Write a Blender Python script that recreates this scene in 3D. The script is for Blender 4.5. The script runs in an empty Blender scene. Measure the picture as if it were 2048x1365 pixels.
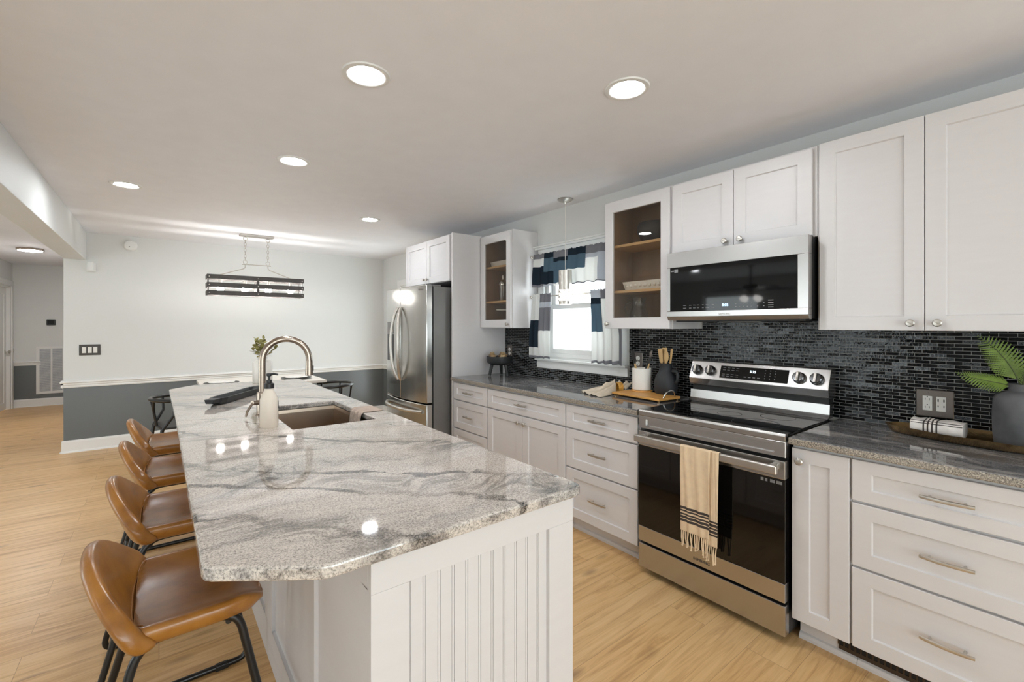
import bpy, bmesh, math, random
from mathutils import Vector, Matrix, noise as mnoise
PI = math.pi
random.seed(7)
sc = bpy.context.scene
COL = sc.collection

# ------------------------------------------------------------------ camera
FPX, YAW, CAMH = 905.0, math.atan(706 / 905.0), 1.385
cam_d = bpy.data.cameras.new('camera')
cam = bpy.data.objects.new('camera', cam_d)
COL.objects.link(cam)
cam.location = (0, 0, CAMH)
cam.rotation_euler = (PI / 2, 0, -YAW)
cam_d.sensor_width = 36.0
cam_d.lens = 36.0 * FPX / 2048.0
cam_d.shift_y = -31.5 / 2048.0
cam_d.clip_start = 0.02
sc.camera = cam

# ------------------------------------------------------------------ world, daylight, exposure
sc.view_settings.view_transform = 'Standard'
sc.view_settings.look = 'None'
sc.view_settings.gamma = 1.0
sc.view_settings.exposure = 0.08
sc.view_settings.use_curve_mapping = False
WORLD_STRENGTH = 6.0
CAN_STRENGTH = 180.0
BULB_STRENGTH = 22.0
world = bpy.data.worlds.new('sky')
sc.world = world
world.use_nodes = True
wb = world.node_tree.nodes['Background']
wb.inputs[0].default_value = (0.9, 0.955, 1.0, 1)
wb.inputs[1].default_value = WORLD_STRENGTH
sc.cycles.use_denoising = True
sc.cycles.max_bounces = 10
sc.cycles.diffuse_bounces = 6
sc.cycles.glossy_bounces = 5
sc.cycles.transmission_bounces = 8
sc.cycles.transparent_max_bounces = 12
sc.cycles.sample_clamp_indirect = 6.0
sc.cycles.caustics_reflective = False
sc.cycles.caustics_refractive = False


def portal(name, loc, rot, sx, sy):
    l = bpy.data.lights.new(name, 'AREA')
    l.shape = 'RECTANGLE'
    l.size, l.size_y = sx, sy
    l.cycles.is_portal = True
    o = bpy.data.objects.new(name, l)
    COL.objects.link(o)
    o.location, o.rotation_euler = loc, rot
    return o


# window over the counter; unseen ones living-side and behind the camera, sized for light
LWINS = [(2.3, 3.6), (4.3, 5.6)]       # y ranges on wall_left
BWINS = [(-3.6, -1.9), (-1.2, 2.1)]                  # x ranges on wall_back
XL, YB = -5.2, -3.0
for a, b in LWINS:
    portal('daylight_portal', (XL - 0.1, (a + b) / 2, 1.1), (0, -PI / 2, 0), 2.0, b - a)
for a, b in BWINS:
    portal('daylight_portal', ((a + b) / 2, YB - 0.1, 1.15), (PI / 2, 0, 0), b - a, 2.1)
portal('daylight_portal', (2.93, 5.75, 1.0), (0, PI / 2, 0), 1.9, 0.9)
portal('daylight_portal', (2.93, 2.65, 1.55), (0, PI / 2, 0), 0.92, 0.86)


# ------------------------------------------------------------------ helpers
def S(r, g=None, b=None):
    if g is None:
        g = b = r
    f = lambda c: (c / 255 / 12.92) if c / 255 <= 0.04045 else ((c / 255 + 0.055) / 1.055) ** 2.4
    return (f(r), f(g), f(b), 1.0)


class NT:
    def __init__(s, name):
        s.m = bpy.data.materials.new(name)
        s.m.use_nodes = True
        s.t = s.m.node_tree
        s.p = s.t.nodes['Principled BSDF']
        s.out = s.t.nodes['Material Output']

    def n(s, typ, **kw):
        nd = s.t.nodes.new(typ)
        for k, v in kw.items():
            setattr(nd, k, v)
        return nd

    def l(s, a, b):
        s.t.links.new(a, b)

    def coords(s, scale=(1, 1, 1), rot=(0, 0, 0), out='Object'):
        tc = s.n('ShaderNodeTexCoord')
        mp = s.n('ShaderNodeMapping')
        mp.inputs['Scale'].default_value = scale
        mp.inputs['Rotation'].default_value = rot
        s.l(tc.outputs[out], mp.inputs[0])
        return mp.outputs[0]

    def noise(s, vec, scale, detail=3, rough=0.5, dist=0.0):
        nd = s.n('ShaderNodeTexNoise')
        nd.inputs['Scale'].default_value = scale
        nd.inputs['Detail'].default_value = detail
        nd.inputs['Roughness'].default_value = rough
        nd.inputs['Distortion'].default_value = dist
        s.l(vec, nd.inputs['Vector'])
        return nd.outputs['Fac']

    def ramp(s, fac, stops, interp='LINEAR'):
        r = s.n('ShaderNodeValToRGB')
        r.color_ramp.interpolation = interp
        e = r.color_ramp.elements
        while len(e) < len(stops):
            e.new(0.5)
        for el, (p, c) in zip(e, stops):
            el.position = p
            el.color = c if len(c) == 4 else (*c, 1)
        s.l(fac, r.inputs[0])
        return r.outputs[0]

    def mix(s, fac, a, b, mode='MIX'):
        m = s.n('ShaderNodeMix', data_type='RGBA', blend_type=mode)
        for i, v in ((0, fac), (6, a), (7, b)):
            if isinstance(v, (int, float)):
                m.inputs[i].default_value = v
            elif isinstance(v, tuple):
                m.inputs[i].default_value = v
            else:
                s.l(v, m.inputs[i])
        return m.outputs[2]

    def math(s, op, a, b=0.0):
        m = s.n('ShaderNodeMath', operation=op)
        for i, v in ((0, a), (1, b)):
            if isinstance(v, (int, float)):
                m.inputs[i].default_value = v
            else:
                s.l(v, m.inputs[i])
        return m.outputs[0]

    def bump(s, h, strength=0.1, dist=0.01):
        b = s.n('ShaderNodeBump')
        b.inputs['Strength'].default_value = strength
        b.inputs['Distance'].default_value = dist
        s.l(h, b.inputs['Height'])
        s.l(b.outputs[0], s.p.inputs['Normal'])


W1, K1 = (1, 1, 1, 1), (0, 0, 0, 1)


def simple(name, col, rough=0.5, metal=0.0, var=0.06, vscale=8.0, bump=0.0, bscale=80.0, spec=0.5, stretch=(1, 1, 1), coat=0.0):
    t = NT(name)
    v = t.coords(stretch)
    dk = tuple(c * (1 - var) for c in col[:3]) + (1,)
    lt = tuple(min(1, c * (1 + var)) for c in col[:3]) + (1,)
    t.l(t.ramp(t.noise(v, vscale, 4), [(0.3, dk), (0.7, lt)]), t.p.inputs['Base Color'])
    t.p.inputs['Roughness'].default_value = rough
    t.p.inputs['Metallic'].default_value = metal
    t.p.inputs['Specular IOR Level'].default_value = spec
    t.p.inputs['Coat Weight'].default_value = coat
    if bump:
        t.bump(t.noise(v, bscale, 2), bump, 0.002)
    return t.m


def emit(name, col, strength):
    t = NT(name)
    t.p.inputs['Base Color'].default_value = (0.8, 0.8, 0.8, 1)
    t.p.inputs['Emission Color'].default_value = col
    t.p.inputs['Emission Strength'].default_value = strength
    return t.m


def glassy(name, tint=(0.97, 0.99, 0.98, 1), rough=0.0, ior=1.45, body=0.0):
    t = NT(name)
    tr = t.n('ShaderNodeBsdfTransparent')
    tr.inputs[0].default_value = tint
    gl = t.n('ShaderNodeBsdfGlossy')
    gl.inputs['Roughness'].default_value = rough
    fr = t.n('ShaderNodeFresnel')
    fr.inputs['IOR'].default_value = ior
    ge = t.n('ShaderNodeNewGeometry')
    ad = t.math('MULTIPLY', t.math('ADD', fr.outputs[0], body), t.math('SUBTRACT', 1.0, ge.outputs['Backfacing']))
    mx = t.n('ShaderNodeMixShader')
    t.l(ad, mx.inputs[0])
    t.l(tr.outputs[0], mx.inputs[1])
    t.l(gl.outputs[0], mx.inputs[2])
    t.l(mx.outputs[0], t.out.inputs['Surface'])
    return t.m


def m_wall():
    t = NT('wall_paint')
    v = t.coords()
    sep = t.n('ShaderNodeSeparateXYZ')
    t.l(v, sep.inputs[0])
    low = t.math('LESS_THAN', sep.outputs['Z'], 0.72)
    c = t.mix(low, S(216, 217, 215), S(97, 102, 103))
    n = t.noise(v, 3.0, 3)
    t.l(t.mix(t.math('MULTIPLY', n, 0.08), c, (0.3, 0.3, 0.3, 1)), t.p.inputs['Base Color'])
    t.l(t.math('SUBTRACT', 0.55, t.math('MULTIPLY', low, 0.27)), t.p.inputs['Roughness'])
    t.bump(t.noise(v, 220, 2), 0.04, 0.001)
    return t.m


def m_floor():
    t = NT('oak_plank_floor')
    v = t.coords()
    br = t.n('ShaderNodeTexBrick')
    br.offset = 0.37
    br.offset_frequency = 2
    t.l(v, br.inputs['Vector'])
    for k, val in (('Scale', 1.0), ('Mortar Size', 0.0011), ('Mortar Smooth', 0.2), ('Bias', 0.0), ('Brick Width', 1.22), ('Row Height', 0.183)):
        br.inputs[k].default_value = val
    br.inputs['Color1'].default_value = (0, 0, 0, 1)
    br.inputs['Color2'].default_value = W1
    rnd = br.outputs['Color']
    off = t.n('ShaderNodeVectorMath', operation='MULTIPLY_ADD')
    t.l(rnd, off.inputs[0])
    off.inputs[1].default_value = (37.0, 11.0, 5.0)
    t.l(v, off.inputs[2])
    mp = t.n('ShaderNodeMapping')
    mp.inputs['Scale'].default_value = (0.9, 13.0, 1)
    t.l(off.outputs[0], mp.inputs[0])
    g1 = t.noise(mp.outputs[0], 2.2, 7, 0.66, 0.9)
    mp2 = t.n('ShaderNodeMapping')
    mp2.inputs['Scale'].default_value = (2.2, 75.0, 1)
    t.l(off.outputs[0], mp2.inputs[0])
    g2 = t.noise(mp2.outputs[0], 3.0, 4, 0.6)
    base = t.ramp(g1, [(0.27, S(120, 84, 50)), (0.39, S(186, 144, 92)), (0.52, S(220, 180, 124)), (0.8, S(236, 204, 154))])
    base = t.mix(0.32, base, t.ramp(rnd, [(0.0, S(206, 166, 114)), (0.5, S(224, 186, 134)), (1.0, S(232, 200, 152))]))
    base = t.mix(t.math('MULTIPLY', g2, 0.36), base, S(150, 108, 64))
    mk = t.n('ShaderNodeMapping')
    mk.inputs['Scale'].default_value = (2.1, 5.2, 1)
    t.l(off.outputs[0], mk.inputs[0])
    vo = t.n('ShaderNodeTexVoronoi')
    vo.inputs['Scale'].default_value = 1.0
    t.l(mk.outputs[0], vo.inputs['Vector'])
    kn = t.ramp(vo.outputs['Distance'], [(0.02, W1), (0.16, K1)])
    base = t.mix(t.math('MULTIPLY', kn, 0.6), base, S(96, 68, 46))
    base = t.mix(t.math('MULTIPLY', br.outputs['Fac'], 0.55), base, S(120, 88, 58))
    t.l(base, t.p.inputs['Base Color'])
    t.l(t.ramp(g1, [(0.2, (0.42,) * 3 + (1,)), (0.8, (0.3,) * 3 + (1,))]), t.p.inputs['Roughness'])
    h = t.math('SUBTRACT', t.math('MULTIPLY', g2, 0.3), br.outputs['Fac'])
    t.bump(h, 0.12, 0.002)
    return t.m


def m_granite_light():
    t = NT('granite_light')
    v0 = t.coords()
    # flow-warped coordinates
    wn = t.n('ShaderNodeTexNoise')
    wn.inputs['Scale'].default_value = 1.5
    wn.inputs['Detail'].default_value = 3
    t.l(v0, wn.inputs['Vector'])
    wv = t.n('ShaderNodeVectorMath', operation='MULTIPLY_ADD')
    t.l(wn.outputs['Color'], wv.inputs[0])
    wv.inputs[1].default_value = (0.75, 0.75, 0.3)
    t.l(v0, wv.inputs[2])
    mp = t.n('ShaderNodeMapping')
    mp.inputs['Rotation'].default_value = (0, 0, math.radians(42))
    mp.inputs['Scale'].default_value = (1.2, 4.4, 2.0)
    t.l(wv.outputs[0], mp.inputs[0])
    fl = mp.outputs[0]
    sp = t.noise(v0, 420, 2, 0.6)
    sp2 = t.noise(v0, 190, 4, 0.72)
    base = t.ramp(sp2, [(0.29, S(112, 107, 103)), (0.41, S(176, 168, 160)), (0.54, S(213, 204, 195)), (0.74, S(230, 222, 213))])
    grey = t.ramp(t.noise(fl, 1.6, 6, 0.62), [(0.5, K1), (0.68, W1)])
    base = t.mix(t.math('MULTIPLY', grey, 0.62), base, t.ramp(sp2, [(0.34, S(84, 85, 84)), (0.5, S(150, 151, 148)), (0.66, S(196, 194, 189))]))
    cream = t.ramp(t.noise(fl, 0.9, 5), [(0.5, K1), (0.64, W1)])
    base = t.mix(t.math('MULTIPLY', cream, 0.45), base, t.ramp(sp2, [(0.33, S(150, 132, 120)), (0.6, S(222, 206, 192))]))
    streak = t.noise(fl, 4.2, 9, 0.72)
    sline = t.ramp(streak, [(0.45, K1), (0.485, W1), (0.52, K1)])
    base = t.mix(t.math('MULTIPLY', sline, t.math('ADD', t.math('MULTIPLY', grey, 0.6), 0.1)), base, S(62, 63, 65))
    sv = t.n('ShaderNodeSeparateXYZ')
    t.l(v0, sv.inputs[0])
    wob = t.math('MULTIPLY', t.math('SUBTRACT', t.noise(v0, 2.6, 6, 0.6), 0.5), 0.42)
    cc = t.math('ADD', t.math('ADD', sv.outputs['X'], sv.outputs['Y']), wob)
    wid = t.ramp(t.noise(v0, 5.5, 3), [(0.38, (0.12, 0.12, 0.12, 1)), (0.66, W1)])
    vein = None
    for c0, w0 in ((1.40, .075), (1.72, .045), (1.95, .042), (2.50, .036), (2.86, .02), (3.35, .026), (3.9, .03), (4.5, .026), (4.95, .03)):
        dd = t.math('DIVIDE', t.math('ABSOLUTE', t.math('SUBTRACT', cc, c0)), t.math('MULTIPLY', wid, w0))
        mk = t.ramp(dd, [(0.35, W1), (1.0, K1)])
        vein = mk if vein is None else t.math('MAXIMUM', vein, mk)
    halo = None
    for c0 in (1.36, 1.86, 2.46, 3.3, 3.95, 4.7):
        dd = t.math('DIVIDE', t.math('ABSOLUTE', t.math('SUBTRACT', cc, c0)), 0.16)
        mk = t.ramp(dd, [(0.1, W1), (1.0, K1)])
        halo = mk if halo is None else t.math('MAXIMUM', halo, mk)
    fine = t.ramp(t.noise(fl, 7.0, 6, 0.7), [(0.44, W1), (0.54, K1)])
    base = t.mix(t.math('MULTIPLY', t.math('MULTIPLY', halo, fine), 0.55), base, S(84, 84, 84))
    patch = t.ramp(t.noise(v0, 3.1, 2), [(0.34, (0.15, 0.15, 0.15, 1)), (0.52, W1)])
    brk = t.ramp(sp2, [(0.40, W1), (0.68, (0.35, 0.35, 0.35, 1))])
    vm = t.math('MULTIPLY', t.math('MULTIPLY', vein, patch), brk)
    base = t.mix(vm, base, S(24, 25, 27))
    fleck = t.ramp(sp, [(0.32, W1), (0.41, K1)])
    base = t.mix(t.math('MULTIPLY', fleck, 0.8), base, S(52, 48, 47))
    geo = t.n('ShaderNodeNewGeometry')
    sx = t.n('ShaderNodeSeparateXYZ')
    t.l(geo.outputs['True Normal'], sx.inputs[0])
    edge = t.math('LESS_THAN', t.math('ABSOLUTE', sx.outputs['Z']), 0.6)
    blot = t.ramp(t.noise(v0, 22, 4, 0.6), [(0.46, K1), (0.6, W1)])
    base = t.mix(t.math('MULTIPLY', edge, t.math('MULTIPLY', blot, 0.7)), base, t.ramp(sp2, [(0.4, S(38, 37, 40)), (0.62, S(140, 134, 132))]))
    t.l(base, t.p.inputs['Base Color'])
    t.p.inputs['Roughness'].default_value = 0.035
    t.p.inputs['IOR'].default_value = 1.8
    return t.m


def m_granite_dark():
    t = NT('granite_dark')
    v0 = t.coords()
    wn = t.n('ShaderNodeTexNoise')
    wn.inputs['Scale'].default_value = 2.2
    wn.inputs['Detail'].default_value = 3
    t.l(v0, wn.inputs['Vector'])
    wv = t.n('ShaderNodeVectorMath', operation='MULTIPLY_ADD')
    t.l(wn.outputs['Color'], wv.inputs[0])
    wv.inputs[1].default_value = (0.35, 0.5, 0.1)
    t.l(v0, wv.inputs[2])
    mp = t.n('ShaderNodeMapping')
    mp.inputs['Rotation'].default_value = (0, 0, math.radians(-6))
    mp.inputs['Scale'].default_value = (7.0, 1.5, 3.0)
    t.l(wv.outputs[0], mp.inputs[0])
    st = t.noise(mp.outputs[0], 2.6, 8, 0.68)
    sp = t.noise(v0, 190, 4, 0.75)
    base = t.ramp(st, [(0.34, S(32, 33, 37)), (0.45, S(76, 77, 82)), (0.54, S(118, 117, 118)), (0.66, S(178, 172, 167))])
    spk = t.ramp(sp, [(0.33, S(40, 40, 42)), (0.48, S(108, 106, 106)), (0.66, S(186, 181, 174))])
    base = t.mix(0.38, base, spk)
    # sawn front edge shows the speckle
    geo = t.n('ShaderNodeNewGeometry')
    sx = t.n('ShaderNodeSeparateXYZ')
    t.l(geo.outputs['True Normal'], sx.inputs[0])
    edge = t.math('LESS_THAN', sx.outputs['Z'], 0.6)
    base = t.mix(t.math('MULTIPLY', edge, 0.75), base, t.ramp(sp, [(0.35, S(60, 55, 50)), (0.5, S(150, 140, 126)), (0.64, S(204, 194, 176))]))
    t.l(base, t.p.inputs['Base Color'])
    t.p.inputs['Roughness'].default_value = 0.04
    t.p.inputs['IOR'].default_value = 1.6
    return t.m


def m_tile():
    t = NT('mosaic_tile')
    tc = t.n('ShaderNodeTexCoord')
    sep = t.n('ShaderNodeSeparateXYZ')
    t.l(tc.outputs['Object'], sep.inputs[0])
    cb = t.n('ShaderNodeCombineXYZ')
    t.l(sep.outputs['Y'], cb.inputs[0])
    t.l(sep.outputs['Z'], cb.inputs[1])
    br = t.n('ShaderNodeTexBrick')
    br.offset = 0.5
    t.l(cb.outputs[0], br.inputs['Vector'])
    for k, val in (('Scale', 1.0), ('Mortar Size', 0.0012), ('Mortar Smooth', 0.1), ('Bias', 0.0), ('Brick Width', 0.0535), ('Row Height', 0.0159)):
        br.inputs[k].default_value = val
    br.inputs['Color1'].default_value = (0, 0, 0, 1)
    br.inputs['Color2'].default_value = W1
    br.inputs['Mortar'].default_value = (0.5, 0.5, 0.5, 1)
    rnd = br.outputs['Color']
    sw = t.noise(tc.outputs['Object'], 120, 3, 0.6, 3.0)
    swirl = t.ramp(sw, [(0.42, S(16, 17, 19)), (0.5, S(112, 116, 120)), (0.58, S(24, 26, 29))])
    special = t.math('GREATER_THAN', rnd, 0.88)
    base = t.mix(special, t.ramp(rnd, [(0.0, S(7, 7, 8)), (0.8, S(17, 18, 20))]), swirl)
    base = t.mix(br.outputs['Fac'], base, S(136, 136, 134))
    t.l(base, t.p.inputs['Base Color'])
    t.l(t.math('ADD', 0.06, t.math('MULTIPLY', br.outputs['Fac'], 0.6)), t.p.inputs['Roughness'])
    t.p.inputs['Specular IOR Level'].default_value = 0.2
    wob = t.noise(tc.outputs['Object'], 75, 2)
    geo = t.n('ShaderNodeNewGeometry')
    r2 = t.math('FRACT', t.math('MULTIPLY', rnd, 17.3))
    tv = t.n('ShaderNodeCombineXYZ')
    t.l(t.math('MULTIPLY', t.math('SUBTRACT', rnd, 0.5), 0.06), tv.inputs[1])
    t.l(t.math('MULTIPLY', t.math('SUBTRACT', r2, 0.5), 0.11), tv.inputs[2])
    av = t.n('ShaderNodeVectorMath', operation='ADD')
    t.l(geo.outputs['Normal'], av.inputs[0])
    t.l(tv.outputs[0], av.inputs[1])
    nv = t.n('ShaderNodeVectorMath', operation='NORMALIZE')
    t.l(av.outputs[0], nv.inputs[0])
    t.bump(t.math('SUBTRACT', t.math('MULTIPLY', wob, 1.1), br.outputs['Fac']), 0.3, 0.002)
    for nd in t.t.nodes:
        if nd.bl_idname == 'ShaderNodeBump':
            t.l(nv.outputs[0], nd.inputs['Normal'])
    return t.m


def m_steel(name, col, rough, stretch, strength=0.05):
    t = NT(name)
    v = t.coords(stretch)
    n = t.noise(v, 9, 2, 0.5)
    dk = tuple(c * 0.965 for c in col[:3]) + (1,)
    t.l(t.ramp(n, [(0.3, dk), (0.7, col)]), t.p.inputs['Base Color'])
    t.p.inputs['Metallic'].default_value = 1.0
    t.l(t.ramp(n, [(0.2, (rough * 0.93,) * 3 + (1,)), (0.8, (rough * 1.07,) * 3 + (1,))]), t.p.inputs['Roughness'])
    t.p.inputs['Anisotropic'].default_value = 0.4
    return t.m


def m_leather():
    t = NT('tan_leather')
    v = t.coords()
    n = t.noise(v, 7, 5, 0.6)
    t.l(t.ramp(n, [(0.28, S(112, 68, 22)), (0.5, S(150, 98, 36)), (0.72, S(172, 118, 50))]), t.p.inputs['Base Color'])
    t.p.inputs['Roughness'].default_value = 0.3
    t.p.inputs['Coat Weight'].default_value = 0.25
    t.p.inputs['Coat Roughness'].default_value = 0.2
    t.bump(t.noise(v, 260, 3), 0.06, 0.0008)
    return t.m


def m_cloth(name, col, transl=0.35):
    t = NT(name)
    v = t.coords()
    wx = t.noise(t.coords((1, 500, 40)), 2.0, 2)
    c = t.mix(t.math('MULTIPLY', wx, 0.25), col, tuple(x * 0.8 for x in col[:3]) + (1,))
    d = t.n('ShaderNodeBsdfDiffuse')
    tr = t.n('ShaderNodeBsdfTranslucent')
    t.l(c, d.inputs[0])
    t.l(c, tr.inputs[0])
    mx = t.n('ShaderNodeMixShader')
    mx.inputs[0].default_value = transl
    t.l(d.outputs[0], mx.inputs[1])
    t.l(tr.outputs[0], mx.inputs[2])
    t.l(mx.outputs[0], t.out.inputs['Surface'])
    return t.m


M = {}
M['wall'] = m_wall()
M['ceiling'] = simple('ceiling_paint', S(233, 233, 237), 0.7, var=0.015, bump=0.03, bscale=150)
M['trim'] = simple('white_trim_paint', S(226, 226, 224), 0.4, var=0.01)
M['hall'] = M['wall']
M['cab'] = simple('white_cabinet_paint', S(209, 206, 206), 0.38, var=0.012, bump=0.015, bscale=60, stretch=(1, 1, 6))
M['floor'] = m_floor()
M['gl'] = m_granite_light()
M['gd'] = m_granite_dark()
M['tile'] = m_tile()
M['steel'] = simple('brushed_steel', S(190, 188, 186), 0.27, 1.0, 0.012, 2)
M['steelv'] = m_steel('brushed_steel_fridge', S(192, 191, 188), 0.2, (1, 3, .05), 0.0)
M['darksteel'] = simple('dark_polished_steel', S(96, 96, 98), 0.14, 1.0, 0.05)
M['nickel'] = simple('brushed_nickel', S(202, 197, 190), 0.36, 1.0, 0.04, 30)
M['bronze'] = simple('warm_brushed_nickel', S(160, 146, 133), 0.24, 1.0, 0.04, 30)
M['sink'] = simple('sink_steel', S(176, 160, 144), 0.3, 1.0, 0.03, 4)
M['chrome'] = simple('polished_metal', S(205, 205, 205), 0.08, 1.0, 0.02)
M['gold'] = simple('hammered_gold', S(206, 176, 130), 0.22, 1.0, 0.25, 30, 0.5, 55)
M['blackgls'] = simple('black_glass', S(10, 10, 11), 0.04, 0, 0.1, spec=0.32)
M['black'] = simple('black_plastic', S(20, 20, 21), 0.45)
M['blackm'] = simple('black_metal', S(20, 18, 17), 0.32)
M['fridgeside'] = simple('grey_fridge_side', S(122, 120, 118), 0.42, 0.5, 0.04)
M['leather'] = m_leather()
M['stitch'] = simple('stitch_thread', S(150, 100, 48), 0.7)
M['blackw'] = simple('black_stained_wood', S(30, 31, 32), 0.5, 0, 0.25, 14, 0.2, 60, stretch=(1, 6, 6))
M['blackcer'] = simple('matte_black_ceramic', S(34, 35, 38), 0.6, 0, 0.1)
M['greycer'] = simple('weathered_grey_clay', S(88, 88, 90), 0.8, 0, 0.45, 9, 0.3, 30)
M['whitecer'] = simple('white_ceramic', S(226, 222, 215), 0.45, 0, 0.03, bump=0.1, bscale=60)
M['creamcer'] = simple('cream_ceramic', S(222, 210, 196), 0.4, 0, 0.03)
M['maple'] = simple('maple_wood', S(196, 160, 112), 0.5, 0, 0.12, 5, 0.05, 30, stretch=(1, 1, 0.2))
M['mapled'] = simple('maple_lining', S(150, 122, 92), 0.55, 0, 0.1, 5, stretch=(3, 3, 0.3))
M['board'] = simple('honey_wood', S(204, 150, 78), 0.42, 0, 0.15, 6, 0.05, 40, stretch=(8, 1, 8))
M['utensil'] = simple('utensil_wood', S(214, 178, 124), 0.5, 0, 0.12, 12)
M['fern'] = simple('fern_green', S(108, 130, 56), 0.55, 0, 0.35, 20)
M['fernd'] = simple('fern_stem', S(74, 84, 44), 0.6)
M['olive'] = simple('olive_leaf', S(136, 130, 74), 0.55, 0, 0.35, 16)
M['pinkleaf'] = simple('pale_blossom', S(206, 190, 184), 0.6, 0, 0.1)
M['dried'] = simple('dried_petals', S(208, 182, 142), 0.7, 0, 0.25, 30)
M['charcoal'] = simple('charcoal_wood_slat', S(74, 70, 68), 0.6, 0, 0.25, 8, stretch=(2, 10, 10))
M['plate_dk'] = simple('bronze_plate', S(66, 62, 58), 0.45, 0.3)
M['switch'] = simple('white_switch', S(222, 220, 214), 0.4, 0, 0.01)
M['pewter'] = simple('pewter_plate', S(112, 104, 98), 0.38, 0.7, 0.06)
M['slot'] = simple('dark_slot', S(30, 30, 32), 0.6)
M['table'] = simple('white_table_top', S(222, 216, 208), 0.3, 0, 0.02)
M['towel'] = simple('cream_towel', S(216, 192, 160), 0.9, 0, 0.06, 40, 0.25, 300)
M['tstripe'] = simple('towel_stripe', S(62, 54, 52), 0.9)
M['wtowel'] = simple('white_towel', S(226, 220, 214), 0.9, 0, 0.04, 40, 0.25, 300)
M['stowel'] = simple('striped_dish_towel', S(176, 158, 144), 0.9, 0, 0.25, 60, 0.25, 300, stretch=(0.3, 3, 1))
M['glass'] = glassy('window_glass')
M['cabglass'] = glassy('cabinet_glass', (0.9, 0.88, 0.85, 1), 0.0, 1.5, 0.02)
M['ovenglass'] = simple('oven_glass', S(14, 12, 11), 0.05, 0, 0.1, spec=0.5)
M['clear'] = glassy('clear_glassware', (0.93, 0.93, 0.92, 1), 0.02, 1.6, 0.06)
M['lens'] = emit('led_lens', (0.92, 0.96, 1.0, 1), CAN_STRENGTH)
M['hall_lens'] = emit('hall_lens', (1.0, 0.96, 0.94, 1), 170.0)
M['fan_lamp'] = emit('fan_lamp_glow', (1.0, 0.97, 0.93, 1), 14.0)
M['bulb'] = emit('bulb_glow', (1.0, 0.97, 0.93, 1), BULB_STRENGTH * 6)
M['pend_glow'] = emit('pendant_glow', (1.0, 0.97, 0.92, 1), 10.0)
M['digit'] = emit('blue_digits', (0.25, 0.5, 1.0, 1), 3.0)
M['digitw'] = emit('white_digits', (0.75, 0.9, 1.0, 1), 2.5)
M['legend'] = simple('legend_print', S(120, 120, 122), 0.5)
M['ltext'] = simple('dark_lettering', S(96, 88, 80), 0.5, 0.4)
M['gtext'] = simple('pale_lettering', S(150, 146, 140), 0.5, 0.4)
M['curt_w'] = m_cloth('curtain_white', S(232, 232, 230), 0.4)
M['curt_g'] = m_cloth('curtain_grey', S(136, 136, 142), 0.3)
M['curt_l'] = m_cloth('curtain_light_grey', S(190, 194, 200), 0.35)
M['curt_n'] = m_cloth('curtain_navy', S(44, 54, 64), 0.25)
M['curt_b'] = m_cloth('curtain_slate_blue', S(98, 120, 134), 0.4)
M['linen'] = simple('linen_napkin', S(202, 188, 168), 0.95, 0, 0.1, 30, 0.3, 260)
M['rug'] = simple('pale_bounce_rug', S(226, 224, 219), 0.95, 0, 0.04, 30, 0.2, 200)
M['fanblade'] = simple('dark_fan_wood', S(48, 40, 36), 0.4)
M['grate'] = simple('brown_register', S(72, 58, 46), 0.5, 0.3)
M['filter'] = simple('filter_mesh', S(150, 156, 166), 0.8, 0, 0.15, 30)
M['tablemat'] = simple('white_plate', S(230, 228, 224), 0.25, 0, 0.01)

ORG = {}


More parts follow.
